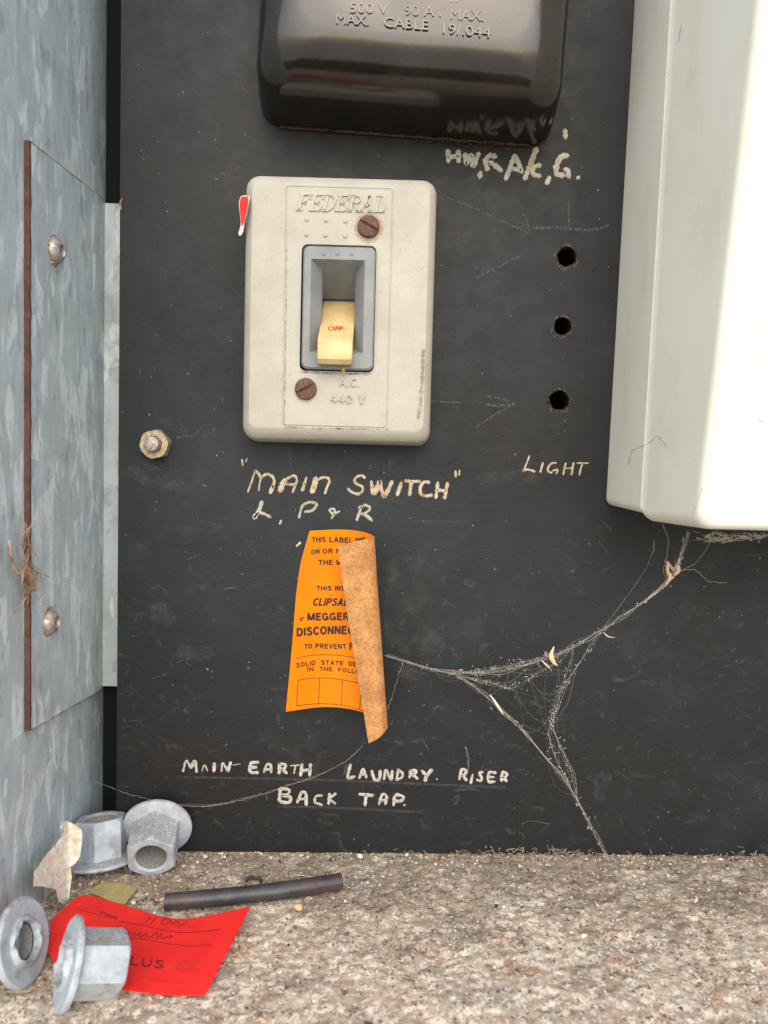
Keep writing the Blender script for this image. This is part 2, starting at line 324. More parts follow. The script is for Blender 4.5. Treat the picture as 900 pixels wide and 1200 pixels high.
m = Mat('pale dry leaf', 0.75); LEAF = m.m; m.color(m.ramp(m.noise(2, 4), [(0.35, (0.50, 0.33, 0.17)), (0.65, (0.66, 0.54, 0.36))]))
m = Mat('pale seed husk', 0.75); HUSK = m.m; m.color((0.60, 0.54, 0.44))
m = Mat('ruddy insect husk', 0.75); INSECT = m.m; m.color(m.ramp(m.noise(1.5, 4), [(0.35, (0.34, 0.20, 0.13)), (0.65, (0.58, 0.43, 0.32))]))
# ledge
m = Mat('rough stained stone', 0.9, spec=0.2); STONE = m.m
big = m.noise(22, 5, 0.6); med = m.noise(5.5, 6, 0.68)
front = m.node('ShaderNodeMapRange', {'Value': m.sep()[1], 1: -0.015, 2: -0.065, 3: 0.0, 4: 1.0}).outputs[0]
jit_ = m.node('ShaderNodeVectorMath', {0: m.node('ShaderNodeTexNoise', {'Vector': m.co, 'Scale': 700.0, 'Detail': 3}).outputs['Color'], 1: (0.0016, 0.0016, 0.0016)}, operation='MULTIPLY').outputs[0]
gv = m.node('ShaderNodeVectorMath', {0: m.co, 1: jit_}, operation='ADD').outputs[0]
g1 = m.sep(m.voro(1.5, gv, 'Color'))[0]; g2 = m.sep(m.voro(0.7, gv, 'Color'))[1]
gr = m.math('ADD', m.math('MULTIPLY', g1, 0.5), m.math('MULTIPLY', g2, 0.5))
val = m.math('ADD', m.math('MULTIPLY', gr, 0.26), m.math('MULTIPLY', med, 0.76))
c = m.ramp(val, [(0.34, (0.14, 0.103, 0.075)), (0.45, (0.27, 0.212, 0.157)), (0.55, (0.38, 0.307, 0.228)), (0.68, (0.52, 0.43, 0.325))])
whr = m.math('ADD', m.math('MULTIPLY', big, 0.85), m.math('MULTIPLY', front, 0.22))
c = m.mix(c, (0.31, 0.255, 0.195), m.math('MULTIPLY', m.math('SUBTRACT', 1.0, front), m.ramp(m.noise(14, 4, vec=m.mapped(off=(0.7, 0.1, 0))), [(0.35, 0.25), (0.6, 0.75)])))
c = m.mix(c, (0.54, 0.45, 0.345), m.ramp(whr, [(0.46, 0), (0.66, 0.7)]))
c = m.mix(c, (0.21, 0.165, 0.15), m.ramp(m.noise(30, 5, 0.65, vec=m.mapped((1, 1.6, 1), off=(0.3, 0.8, 0))), [(0.52, 0), (0.66, 0.6)]))
rust = m.math('MULTIPLY', m.ramp(m.noise(11.0, 7, 0.75, vec=m.mapped(off=(0.4, 0.1, 0))), [(0.52, 0), (0.62, 0.85)]), m.math('ADD', m.math('MULTIPLY', front, 0.75), 0.15))
c = m.mix(c, (0.40, 0.215, 0.10), rust)
sn = m.math('ADD', m.math('MULTIPLY', m.noise(4.0, 7, 0.75, vec=m.mapped(off=(0.2, 0.5, 0))), 0.85), m.math('MULTIPLY', gr, 0.15))
salt = m.math('MULTIPLY', m.ramp(sn, [(0.50, 0), (0.56, 1)]), m.ramp(whr, [(0.42, 0.04), (0.62, 1.0)]))
c = m.mix(c, (0.72, 0.63, 0.505), salt)
c = m.mix(c, (0.085, 0.058, 0.052), m.ramp(m.noise(4.2, 6, 0.75, vec=m.mapped(off=(0.9, 0.3, 0))), [(0.59, 0), (0.65, 0.85)]))
c = m.mix(c, (0.045, 0.04, 0.036), m.ramp(g2, [(0.03, 0.7), (0.06, 0)]))
c = m.mix(c, (0.74, 0.69, 0.60), m.ramp(g2, [(0.955, 0), (0.975, 0.9)]))
m.color(c); m.set('Normal', m.bump(m.noise(1.0, 6, 0.7), 0.9, 0.8, m.bump(gr, 0.35, 0.6)))
def flat(name, col, rough=0.8): q = Mat(name, rough, spec=0.2); q.color(col); return q.m
GRIT = [flat('pale grit', (0.62, 0.56, 0.46)), flat('tan grit', (0.36, 0.28, 0.2)), flat('dark grit', (0.06, 0.05, 0.045)), flat('ochre grit', (0.50, 0.36, 0.18))]

# ------------------------------------------------------------------ surface marks
def ribbon(mb, P2, w, surf, lift=0.28, jit=0.12, mi=0, step=1.0, flat=False, square=False):
    """a bead of paint w px wide along a pixel polyline, laid on the surface surf(px, py, proud)"""
    P2 = np.asarray(P2, float)
    L = np.sum(np.linalg.norm(np.diff(P2, axis=0), axis=1)) if len(P2) > 1 else 0
    n = max(6, int(L/step)+4); C = catmull(P2, n)
    T = np.gradient(C, axis=0); T /= np.linalg.norm(T, axis=1)[:, None]+1e-9
    ex = 0.0 if square else 0.35; C = np.vstack([C[0]-T[0]*(w*ex+.01), C, C[-1]+T[-1]*(w*ex+.01)]); T = np.vstack([T[0], T, T[-1]])
    N = np.stack([-T[:, 1], T[:, 0]], 1); m_ = len(C)
    d = np.concatenate([[0], np.cumsum(np.linalg.norm(np.diff(C, axis=0), axis=1))]); tot = d[-1]
    wob = 1+jit*np.array([mnoise.noise(Vector((C[i][0]*0.45, C[i][1]*0.45, 3.1)))*2 for i in range(m_)])
    hw = w/2*np.ones(m_)*wob if square else w/2*np.array([math.sqrt(max(0.03, 1-max(0, 1-min(x, tot-x)/(w*0.5))**2)) for x in d])*wob
    rows = []
    for i in range(m_):
        rows.append([surf(*(C[i]+N[i]*hw[i]*k), q) for k, q in (((-1, -.05), (-0.86, lift), (0.86, lift), (1, -.05)) if flat else ((-1, 0.03), (-0.5, lift), (0.5, lift), (1, 0.03)))])
    v = [p for r in rows for p in r]; f = []
    for i in range(m_-1):
        for k in range(3): f.append([i*4+k, i*4+k+1, i*4+k+5, i*4+k+4])
    mb.add(v, f, mi)
def board_surf(px, py, q): return at(px, py, q)
def strokes(name, crop, sc, data, mat_, parent, surf=board_surf, w=3.0, lift=0.28, jit=0.24, label=None):
    mb = MB()
    for s in data:
        ww = w
        if isinstance(s[0], (int, float)): ww = w*s[0]; s = s[1:]
        ribbon(mb, [(crop[0]+x/sc, crop[1]+y/sc) for x, y in s], ww, surf, lift, jit)
    o = mb.build(name, mat_, parent)
    if label: o['label'] = label
    return o
_dg = None
def text2d(body, bold=0.0, shear=0.0):
    cu = bpy.data.curves.new('t', 'FONT'); cu.body = body; cu.size = 1; cu.offset = bold; cu.shear = shear; cu.resolution_u = 3
    o = bpy.data.objects.new('t', cu); COL.objects.link(o)
    me = bpy.data.meshes.new_from_object(o.evaluated_get(bpy.context.evaluated_depsgraph_get()))
    V = np.array([v.co[:2] for v in me.vertices]); F = [list(p.vertices) for p in me.polygons]
    bpy.data.objects.remove(o); bpy.data.curves.remove(cu); bpy.data.meshes.remove(me)
    return V, F
def printed(mb, body, x0, x1, y0, y1, cap, surf, bold=0.0, shear=0.0, q=0.12, thick=0.0, bow=0.0, mi=0):
    """text whose base line runs from pixel (x0, y0) to (x1, y1), cap px tall; bow lifts the middle of the line"""
    V, F = text2d(body, bold, shear); V = V.copy(); xmin, xmax = V[:, 0].min(), V[:, 0].max()
    t = (V[:, 0]-xmin)/(xmax-xmin)
    X = x0+t*(x1-x0); Y = y0+t*(y1-y0)-bow*4*t*(1-t)-V[:, 1]/0.70*cap
    X = X-(V[:, 1]/0.70*cap)*(y1-y0)/(x1-x0)*-1*0.0
    v = [surf(a, b, q) for a, b in zip(X, Y)]
    if thick:
        n = len(v); lo = [surf(a, b, q-thick) for a, b in zip(X, Y)]
        from collections import Counter
        cnt = Counter(); 
        for f in F:
            for a, b in zip(f, f[1:]+f[:1]): cnt[(a, b)] += 1
        sk = [[a, b, b+n, a+n] for (a, b) in cnt if (b, a) not in cnt]
        mb.add(v+lo, F+sk, mi)
    else: mb.add(v, F, mi)

arc = lambda cx, cy, rx, ry, a0, a1, n=12: [(cx+rx*math.cos(R(a0+(a1-a0)*k/n)), cy+ry*math.sin(R(a0+(a1-a0)*k/n))) for k in range(n+1)]
ln = lambda *p: [q for a, b in zip(p, p[1:]) for q in ((a, ((a[0]+b[0])/2, (a[1]+b[1])/2)))]+[p[-1]]
# plain block capitals: strokes in a box 1 high (0 top, 1 bottom) and the advance width
GLY = {'T': (.66, [[(0, .09), (.66, .09)], [(.33, .0), (.33, 1)]]), 'H': (.7, [[(.09, 0), (.09, 1)], [(.61, 0), (.61, 1)], [(.09, .47), (.61, .47)]]), 'I': (.2, [[(.1, 0), (.1, 1)]]),
 'S': (.66, [arc(.33, .28, .24, .2, -25, -180, 8)+arc(.33, .72, .25, .2, -70, 155, 12)]), 'L': (.58, [[(.09, 0), (.09, 1)], [(.09, .91), (.58, .91)]]), 'A': (.74, [[(.37, 0), (.08, 1)], [(.37, 0), (.66, 1)], [(.18, .66), (.56, .66)]]),
 'B': (.68, [[(.09, 0), (.09, 1)], [(.09, .09)]+arc(.36, .28, .21, .19, -90, 90, 8)+[(.09, .47)], [(.09, .48)]+arc(.38, .7, .23, .21, -90, 90, 8)+[(.09, .91)]]), 'E': (.62, [[(.09, 0), (.09, 1)], [(.09, .09), (.62, .09)], [(.09, .48), (.57, .48)], [(.09, .91), (.62, .91)]]),
 'F': (.6, [[(.09, 0), (.09, 1)], [(.09, .09), (.6, .09)], [(.09, .48), (.52, .48)]]), 'O': (.76, [arc(.38, .5, .29, .41, 0, 360, 24)]), 'N': (.7, [[(.09, 1), (.09, 0)], [(.09, .02), (.61, .98)], [(.61, 0), (.61, 1)]]), 'D': (.72, [[(.09, 0), (.09, 1)], [(.09, .09)]+arc(.32, .5, .31, .41, -90, 90, 12)+[(.09, .91)]]),
 'R': (.7, [[(.09, 0), (.09, 1)], [(.09, .09)]+arc(.38, .29, .22, .2, -90, 90, 8)+[(.09, .49)], [(.36, .5), (.62, 1)]]), 'P': (.66, [[(.09, 0), (.09, 1)], [(.09, .09)]+arc(.37, .3, .22, .21, -90, 90, 8)+[(.09, .51)]]), 'M': (.86, [[(.09, 1), (.09, 0)], [(.1, .02), (.43, .95)], [(.76, .02), (.43, .95)], [(.77, 0), (.77, 1)]]),
 'C': (.7, [arc(.38, .5, .29, .41, -42, -318, 20)]), 'G': (.76, [arc(.38, .5, .29, .41, -42, -340, 20), [(.42, .55), (.7, .55)], [(.67, .55), (.67, .98)]]), 'V': (.7, [[(.08, 0), (.35, 1)], [(.62, 0), (.35, 1)]]), 'W': (1.0, [[(.06, 0), (.27, 1)], [(.27, 1), (.5, .1)], [(.5, .1), (.73, 1)], [(.73, 1), (.94, 0)]]),
 '4': (.62, [[(.44, 0), (.44, 1)], [(.44, .02), (.05, .7)], [(.03, .7), (.62, .7)]]), '0': (.62, [arc(.31, .5, .24, .42, 0, 360, 20)]), '.': (.2, [[(.1, .9), (.1, 1)]]), ' ': (.3, []), 'U': (.7, [[(.09, 0), (.09, .6)]+arc(.35, .62, .26, .3, 180, 0, 10)+[(.61, 0)]])}
def block(mb, body, p0, p1, cap, surf, weight=.19, shear=0.0, bow=0.0, lift=.04, gap=.14, flat=False):
    """heavy block capitals along the base line p0 -> p1 (pixels)"""
    tot = sum(GLY[c][0]+gap for c in body)-gap; x = 0.0; q = 0
    for ch in body:
        for st_ in GLY[ch][1]:
            pts = []
            for a, b in st_:
                t = (x+a)/tot; pts.append((p0[0]+t*(p1[0]-p0[0])+shear*(1-b)*cap, p0[1]+t*(p1[1]-p0[1])-bow*4*t*(1-t)-(1-b)*cap))
            q += 1; ribbon(mb, pts, weight*cap, surf, lift+.004*(q % 5), 0, 0, .7, flat, len(pts) < 4)
        x += GLY[ch][0]+gap

# ------------------------------------------------------------------ the ledge
gx = np.concatenate([np.arange(-150, 190, 0.9), np.arange(190, 330, 6)]); gy = np.concatenate([np.arange(-150, 3, 0.9), np.arange(3, 75, 6)])
V = []
for y in gy:
    for x in gx:
        p = Vector((x, y, 0))
        z = 0.6*mnoise.noise(p*0.11)+0.6*mnoise.noise(p*0.30+Vector((9, 0, 0)))+0.55*mnoise.noise(p*0.7)
        pit = mnoise.noise(p*0.27+Vector((40, 3, 0)))
        z -= 2.6*max(0, pit-0.36)*(1 if y < -8 else 0.4)
        V.append((x, y, ledge_z(x)+z-0.35))
nx = len(gx); F = [[j*nx+i, j*nx+i+1, (j+1)*nx+i+1, (j+1)*nx+i] for j in range(len(gy)-1) for i in range(nx-1)]
tag(build('stone_ledge', V, F, STONE, sharp=180), kind='structure')

# ------------------------------------------------------------------ galvanised cabinet round the board
cab = empty('metal_cabinet', (WALL_X, 60, ledge_z(WALL_X)), 'galvanised steel cabinet whose bare spangled side wall stands left of the black board', 'cabinet')
def box_mesh(x0, x1, y0, y1, z0, z1):
    v = [(x, y, z) for z in (z0, z1) for y in (y0, y1) for x in (x0, x1)]
    return v, [[0, 1, 3, 2], [4, 5, 7, 6], [0, 1, 5, 4], [2, 3, 7, 6], [0, 2, 6, 4], [1, 3, 7, 5]]
zt = 262
build('side_wall', *box_mesh(WALL_X-1.6, WALL_X, -98, 66, ledge_z(WALL_X)-4, zt), GALV, cab)
build('back_wall', *box_mesh(WALL_X-1.6, 292, 66.2, 68, -165, zt), DARK, cab)
build('roof', *box_mesh(WALL_X-1.6, 292, -35, 68, zt+0.2, zt+2), GALV, cab)

# ------------------------------------------------------------------ black board
BL, BRT, BB, BT = at(139, 500)[0], 285.0, -155.0, 258.0
bm = bmesh.new()
def slab_with_holes():
    me = bpy.data.meshes.new('switchboard')
    v, f = [], []
    base = [(BL, 0), (BRT, 0)]
    v = [(BL, 0, at(136, 997)[2]), (BRT, 0, at(136, 997)[2]+(BRT-BL)*LEDGE_TILT), (BRT, 0, BT), (BL, 0, BT)]
    v += [(x, 16.0, z) for x, _, z in v]
    f = [[0, 1, 2, 3], [5, 4, 7, 6], [1, 0, 4, 5], [3, 2, 6, 7], [0, 3, 7, 4], [2, 1, 5, 6]]
    o = build('switchboard', v, f, [BOARD, TIMBER])
    for (px, py, r) in ((664, 301, 12.0), (659, 382.5, 11.0), (655, 469.5, 12.5)):
        c = at(px, py); n = 26; ring = []
        for k in range(n):
            a = 2*math.pi*k/n; rr = r/3.0*(1+0.16*mnoise.noise(Vector((math.cos(a)*1.5, math.sin(a)*1.5, px))))
            ring.append((c[0]+rr*math.cos(a), c[2]+rr*math.sin(a)))
        rv, rf = loft([[(x, -3, z) for x, z in ring], [(x, 30, z) for x, z in ring]])
        k_ = build('cutter', rv, rf, TIMBER)
        md = o.modifiers.new('b', 'BOOLEAN'); md.operation = 'DIFFERENCE'; md.object = k_; md.solver = 'EXACT'
        me = bpy.data.meshes.new_from_object(o.evaluated_get(bpy.context.evaluated_depsgraph_get()))
        o.modifiers.clear(); o.data = me
        bpy.data.objects.remove(k_)
    me = o.data; me.materials.clear(); me.materials.append(BOARD); me.materials.append(TIMBER)
    for p in me.polygons:
        p.use_smooth = False
        cx_, cy_, cz_ = p.center
        inhole = abs(p.normal.y) < 0.3 and BL*MM+0.01 < cx_ < BRT*MM-0.01 and -0.14 < cz_ < 0.2
        p.material_index = 1 if inhole else 0
    return o
board = slab_with_holes()
tag(board, 'black painted timber switchboard with handwritten circuit names, three drilled holes and dusty scratches', 'switchboard')
GAP_SHADE = Mat('near-black gap shade', 0.8, spec=0.1); GAP_SHADE.color((0.008, 0.009, 0.010))
build('gap_shade_filler', *box_mesh(WALL_X+.3, BL+40, 21.5, 44.0, -154.0, 257.0), GAP_SHADE.m, board)  # added near-black slab; its colour stands in for shade in the side gap
# ragged splintered lips round the holes
for (px, py, r) in ((664, 301, 12.0), (659, 382.5, 11.0), (655, 469.5, 12.5)):
    mb = MB(); n = 40; inn, out = [], []
    for k in range(n):
        a = 2*math.pi*k/n; e = mnoise.noise(Vector((math.cos(a)*2.2, math.sin(a)*2.2, px*0.7)))
        ri = r*(0.90+0.1*e); lowb = max(0, math.sin(a))*1.4
        ro = r*(1.06)+max(0, 1.2+4.5*e)+lowb
        inn.append(at(px+ri*math.cos(a), py+ri*math.sin(a), -0.9)); out.append((px+ro*math.cos(a), py+ro*math.sin(a)))
    md_ = [at(px+r*1.02*math.cos(2*math.pi*k/n), py+r*1.02*math.sin(2*math.pi*k/n), 0.35) for k in range(n)]
    oo = [at(x, y, 0.03) for x, y in out]
    v, f = loft([inn, md_, oo], False, False); mb.add(v, f); mb.build('hole_rim', SPLINTER, board, 60)

# handwriting
C1, C2, SC = (275, 530), (405, 530), 900/140
both = lambda a, b: [[s[0]]+[(C1[0]+x/SC, C1[1]+y/SC) for x, y in s[1:]] for s in a]+[[s[0]]+[(C2[0]+x/SC, C2[1]+y/SC) for x, y in s[1:]] for s in b]
W1 = both([[.7, (55, 55), (62, 100)], [.5, (92, 50), (84, 75)],
 [.75, (100, 298), (130, 215), (155, 140)], [1.2, (155, 140), (180, 162), (198, 195)], [.7, (182, 288), (190, 225), (210, 182)], [1.1, (205, 185), (245, 165), (285, 185), (298, 220), (285, 265)], [1.5, (288, 255), (268, 306)],
 [1.9, (340, 295), (362, 238), (385, 205)], [1, (395, 200), (445, 177), (468, 205), (455, 250), (438, 302)], [.9, (385, 240), (455, 245)],
 [.9, (540, 190), (525, 240)], [1.2, (525, 240), (510, 288)], [2.0, (582, 300), (600, 250), (612, 195)], [1, (620, 215), (650, 195), (690, 190), (715, 215), (695, 265), (680, 312)]],
 [[1.0, (145, 195), (125, 178), (85, 185), (65, 215), (85, 240), (125, 260), (125, 295), (90, 315), (45, 300), (18, 275)],
 [1.2, (193, 220), (200, 270), (205, 318)], [2.0, (212, 312), (240, 265), (256, 222)], [1.5, (258, 218), (270, 280), (290, 338)], [1.4, (290, 338), (320, 285), (350, 220)],
 [1.4, (420, 228), (405, 275), (388, 322)], [1.2, (450, 215), (500, 220), (560, 220)], [1.3, (495, 222), (488, 270), (482, 322)],
 [1.2, (630, 228), (590, 225), (565, 260), (565, 310), (600, 330), (650, 322)], [1.25, (695, 228), (688, 285), (680, 345)], [1.2, (690, 285), (755, 292)], [1.25, (768, 232), (757, 290), (745, 348)],
 [.8, (828, 140), (830, 185)], [.8, (858, 135), (855, 172)]])
strokes('handwriting', (0, 0), 1, W1, INK_TAN, board, w=3.1, label='large handwritten words MAIN SWITCH in quotation marks')
W2 = both([[1.5, (205, 372), (190, 420), (168, 468)], [1.8, (160, 470), (148, 495)], [1.2, (150, 490), (175, 460), (215, 462), (270, 490)], [.9, (350, 515), (340, 540)],
 [1.1, (485, 492), (500, 430), (515, 400), (560, 378), (610, 385), (612, 410), (580, 440), (530, 450)], [.9, (790, 445), (745, 465), (715, 440), (735, 425), (755, 440), (745, 470), (730, 500)]],
 [[1.2, (85, 510), (105, 450), (115, 415)], [1, (100, 420), (145, 400), (180, 415), (175, 440), (140, 462), (115, 465)], [1.2, (135, 465), (165, 485), (198, 515)]])
strokes('handwriting', (0, 0), 1, W2, INK_CREAM, board, w=3.0, label='handwritten letters L, P and R under the words MAIN SWITCH')
W3 = [[1, (50, 232), (52, 298)], [1, (55, 270), (105, 265)], [1, (110, 235), (112, 298)], [1.05, (150, 252), (157, 312)], [1.0, (157, 312), (188, 262), (200, 322), (230, 248)], [1, (240, 360), (236, 390)],
 [1.1, (282, 345), (270, 290), (300, 260), (328, 268)], [1, (295, 298), (340, 330), (362, 352)], [1, (388, 400), (415, 330), (440, 268), (465, 310), (482, 360)], [.9, (432, 340), (475, 345)],
 [1.05, (568, 220), (530, 320), (500, 398)], [1, (590, 317), (552, 332), (548, 368), (590, 383)], [.9, (645, 388), (628, 428)], [1.15, (750, 262), (715, 268), (690, 310), (685, 365), (728, 380)], [1.1, (735, 342), (752, 352), (757, 388)], [1.1, (811, 391), (813, 393)], [1, (736, 112), (738, 158)]]
strokes('handwriting', (515, 130), 5, W3, INK_CREAM, board, w=5.6, lift=0.32, label='thick painted letters HW, R, A/c, G under the black cover')
W4 = [[.9, (185, 80), (155, 160), (118, 250)], [1.1, (118, 250), (125, 236), (175, 228), (240, 250)], [1.1, (325, 155), (300, 255)], [1, (465, 158), (415, 165), (378, 215), (385, 250), (420, 262)], [1, (430, 240), (480, 230), (468, 270)],
 [.9, (568, 160), (552, 220), (540, 280)], [.9, (545, 215), (640, 212)], [1.1, (648, 155), (638, 220), (630, 280)], [.9, (685, 160), (740, 160), (805, 160)], [1, (745, 160), (725, 220), (710, 285)]]
strokes('handwriting', (600, 525), 9, W4, INK_TAN, board, w=2.3, lift=0.22, label='small handwritten word LIGHT')
W5 = [[.9, (42, 108), (60, 52), (82, 90)], [1.4, (82, 90), (105, 57), (114, 110)], [.6, (142, 105), (155, 75), (172, 105)], [1.4, (208, 65), (205, 108)], [.9, (245, 108), (252, 65), (278, 108)], [1.3, (278, 108), (294, 60)], [.35, (305, 75), (345, 68)],
 [1.3, (440, 60), (402, 66), (397, 110), (438, 115)], [1.2, (398, 88), (430, 86)], [1.1, (470, 112), (485, 72), (505, 77), (508, 113)], [1, (478, 98), (505, 98)], [1.3, (548, 118), (552, 68)], [1.3, (552, 68), (584, 74), (575, 95), (555, 97)], [1.3, (565, 97), (590, 118)],
 [.7, (610, 78), (655, 75)], [.8, (635, 78), (628, 118)], [1.3, (670, 70), (662, 130)], [1.2, (667, 105), (712, 98)], [1.3, (715, 70), (710, 130)],
 [1.5, (555, 200), (550, 265)], [1.3, (555, 198), (600, 205), (595, 230), (560, 233)], [1.3, (565, 235), (608, 245), (600, 272), (552, 268)], [1.2, (645, 272), (668, 220), (690, 227), (692, 286)], [1, (655, 255), (690, 252)], [1.1, (775, 235), (745, 240), (738, 270), (775, 285)], [1.1, (815, 225), (810, 280)], [1.1, (848, 225), (818, 252), (845, 278)]]
W6 = [[1.2, (48, 72), (35, 140), (70, 135)], [1.2, (95, 142), (115, 97), (132, 140)], [1, (102, 125), (130, 122)], [1.2, (160, 105), (175, 150), (200, 148), (205, 104)], [1.2, (225, 150), (235, 102), (262, 150), (268, 105)], [1.1, (292, 148), (300, 100)], [1.1, (298, 98), (322, 118), (318, 140), (290, 152)],
 [1.2, (360, 140), (364, 106)], [1.2, (364, 103), (393, 104), (388, 120), (364, 126)], [1.2, (378, 126), (402, 146)], [1.2, (425, 105), (448, 130)], [1.5, (475, 100), (448, 135), (442, 158)], [.8, (503, 148), (504, 150)], [1.2, (622, 150), (635, 100), (658, 105), (650, 125), (630, 130)], [1.2, (640, 130), (660, 155)], [1.1, (692, 125), (682, 170)], [1.1, (745, 112), (725, 118), (740, 140), (735, 158), (715, 152)],
 [1.1, (815, 115), (780, 115), (775, 160), (808, 162)], [1, (778, 138), (805, 138)], [1.2, (845, 158), (850, 115), (872, 120), (865, 138), (848, 140)], [1.1, (855, 140), (872, 160)], [1.3, (95, 228), (165, 235)], [1.3, (130, 232), (125, 288)], [1.1, (198, 282), (215, 232), (238, 237), (232, 282)], [1, (203, 262), (235, 258)], [1.3, (275, 286), (285, 235), (325, 240), (318, 262), (280, 265)], [1, (332, 285), (333, 287)]]
W56 = [[s[0]]+[(205+x/4.5, 880+y/4.5) for x, y in s[1:]] for s in W5]+[[s[0]]+[(400+x/4.5, 880+y/4.5) for x, y in s[1:]] for s in W6]
strokes('handwriting', (0, 0), 1, W56, INK_WHITE, board, w=2.75, lift=0.24, label='two handwritten lines MAIN EARTH LAUNDRY RISER and BACK TAP')
for ln in [[(207, 911), (290, 912), (400, 915), (500, 919), (592, 923)], [(325, 945), (400, 947), (495, 952)], [(207, 943), (262, 943)], [(480, 611), (545, 612)]]: strokes('ruled_line', (0, 0), 1, [ln], GROOVE, board, w=2.6, lift=0.1)
mb = MB()
B8 = lambda pts: [(500+x/2.727, 130+y/2.727) for x, y in pts]
for w, pts in [(1.3, B8([(155, 535), (225, 500), (298, 463)])), (1.4, B8([(160, 1010), (220, 970), (285, 935)])), (1.2, B8([(190, 910), (240, 920), (285, 935)])), (3, B8([(190, 938), (230, 942), (280, 937)])), (1.2, B8([(452, 280), (455, 375)])), (3, B8([(345, 375), (400, 372), (460, 376), (530, 380), (580, 366)])), (1.2, B8([(50, 270), (150, 310), (270, 365), (335, 395)])), (1.5, B8([(318, 345), (330, 385)])), (1.3, B8([(15, 928), (110, 932)])), (1.2, B8([(0, 500), (60, 492)])),
 (1.0, [(228, 511), (234, 503), (237, 499)]), (1.0, [(238, 511), (246, 507), (252, 502)]), (1.2, [(205, 513), (226, 511)]), (1.0, [(339, 527), (341, 548)]), (1.2, [(456, 535), (458, 552)]), (1.0, [(380, 560), (385, 570)]), (1.0, [(705, 610), (718, 622)]), (1.2, [(700, 632), (712, 648)]), (1.3, [(480, 870), (495, 868), (503, 882)]), (1.3, [(612, 966), (622, 962), (645, 966)]), (1.0, [(855, 651), (898, 650)]), (1, [(545, 875), (549, 905)]), (.9, [(220, 655), (235, 650)]), (.9, [(160, 850), (172, 838)]), (.9, [(262, 690), (280, 688)]), (1.0, [(178, 795), (196, 790)])]:
    ribbon(mb, pts, w, board_surf, 0.06, 0.5)
for _ in range(95):                     # stray lint, nicks and short scuffs
    x, y = rng.uniform(145, 890), rng.uniform(420, 985) if rng.random() < 0.75 else rng.uniform(200, 985)
    a = rng.normal(0, 0.9); L = rng.uniform(1.5, 8)**1.0
    ribbon(mb, [(x, y), (x+L*.5*math.cos(a)+rng.normal(0, .6), y+L*.5*math.sin(a)+rng.normal(0, .6)), (x+L*math.cos(a), y+L*math.sin(a))], rng.uniform(0.6, 1.3), board_surf, 0.06, 0.4)
mb.build('scratch', SCRATCH, board)['kind'] = 'stuff'
def blob(mb, px, py, rx, ry, rot=0, q=0.05, n=28, amp=0.35, seed=0):
    c, s = math.cos(rot), math.sin(rot); rim = []
    for k in range(n):
        a = 2*math.pi*k/n; e = 1+amp*mnoise.noise(Vector((math.cos(a)*1.7, math.sin(a)*1.7, seed)))*1.6
        x, y = rx*e*math.cos(a), ry*e*math.sin(a); rim.append(at(px+c*x-s*y, py+s*x+c*y, q))
    mb.add([at(px, py, q)]+rim, [[0, k+1, (k+1) % n+1] for k in range(n)])
mb = MB()
for i, (px, py, rx, ry, rot) in enumerate([(185, 560, 42, 12, 0.15), (212, 572, 22, 7, 0.1), (205, 499, 18, 7, 0.5), (172, 552, 20, 10, 0.3), (705, 922, 10, 16, 0.2), (235, 620, 30, 8, 0), (600, 560, 40, 10, 0), (190, 720, 16, 12, 0), (228, 765, 26, 8, 0)]):
    mb = MB(); blob(mb, px, py, rx, ry, rot, seed=i*3.3, q=0.05+i*0.004); mb.build('chalk_smear', SMUDGE, board)
mb = MB(); dp = [(452, 655), (490, 652), (521, 656), (523, 700), (521, 760), (517, 792), (490, 798), (456, 790), (450, 730)]
mb.add([at(485, 722, .1)]+[at(x, y, .1) for x, y in dp], [[0, k+1, (k+1) % 9+1] for k in range(9)])
mb.build('dust_smear', DUSTY, board)

# ------------------------------------------------------------------ bracket on the cabinet wall
def zat(px, py, x): return on_x(px, py, x)
PT, PB = on_x(40, 170, WALL_X+1.7), on_x(30, 860, WALL_X+1.7)
FT, FB = at(118, 238, -17), at(112, 803.5, -17)
brk = empty('corner_bracket', (WALL_X, -20, PB[2]), 'galvanised steel angle bracket with rusty front edge and slanted ends, screwed to the cabinet wall', 'bracket')
yf = (PT[1]+PB[1])/2
x1 = WALL_X+1.7
mb = MB()
prof = [(yf, PT[2], PB[2]), (14.0, FT[2]+1.0, FB[2]-1.0), (17.0, FT[2], FB[2])]
v = []
for (y, zt_, zb_) in prof: v += [(WALL_X+0.2, y, zb_), (x1, y, zb_), (x1, y, zt_), (WALL_X+0.2, y, zt_)]
f = [[0, 1, 2, 3]]
for k in range(2):
    for i in range(4): f.append([k*4+i, k*4+(i+1) % 4, k*4+4+(i+1) % 4, k*4+4+i])
mb.add(v, f); plate = mb.build('wall_plate', GALV, brk, 30)
v, f = box_mesh(x1-2.0, BL+14, 16.9, 18.9, FB[2], FT[2])
for i, p in enumerate(v):
    v[i] = (p[0], p[1], p[2])
fl = build('flange', v, f, GALV_LIGHT, brk)
mb = MB(); n = 60                        # raw rusted front edge, slightly swollen
rows = []
for k in range(n+1):
    z = PB[2]+(PT[2]-PB[2])*k/n; e = mnoise.noise(Vector((z*0.2, 0, 7)))*0.25; e2 = mnoise.noise(Vector((z*0.6, 3, 7)))*0.2
    rows.append([(WALL_X+0.1, yf+0.4, z), (WALL_X+0.2, yf-0.55+e2, z), (x1+0.15+e*0.6, yf-0.5+e2, z), (x1+0.12+e, yf+0.8+e, z)])
v, f = loft(rows); mb.add(v, f); mb.build('rusty_edge', RUST, brk, 50)
mb = MB()
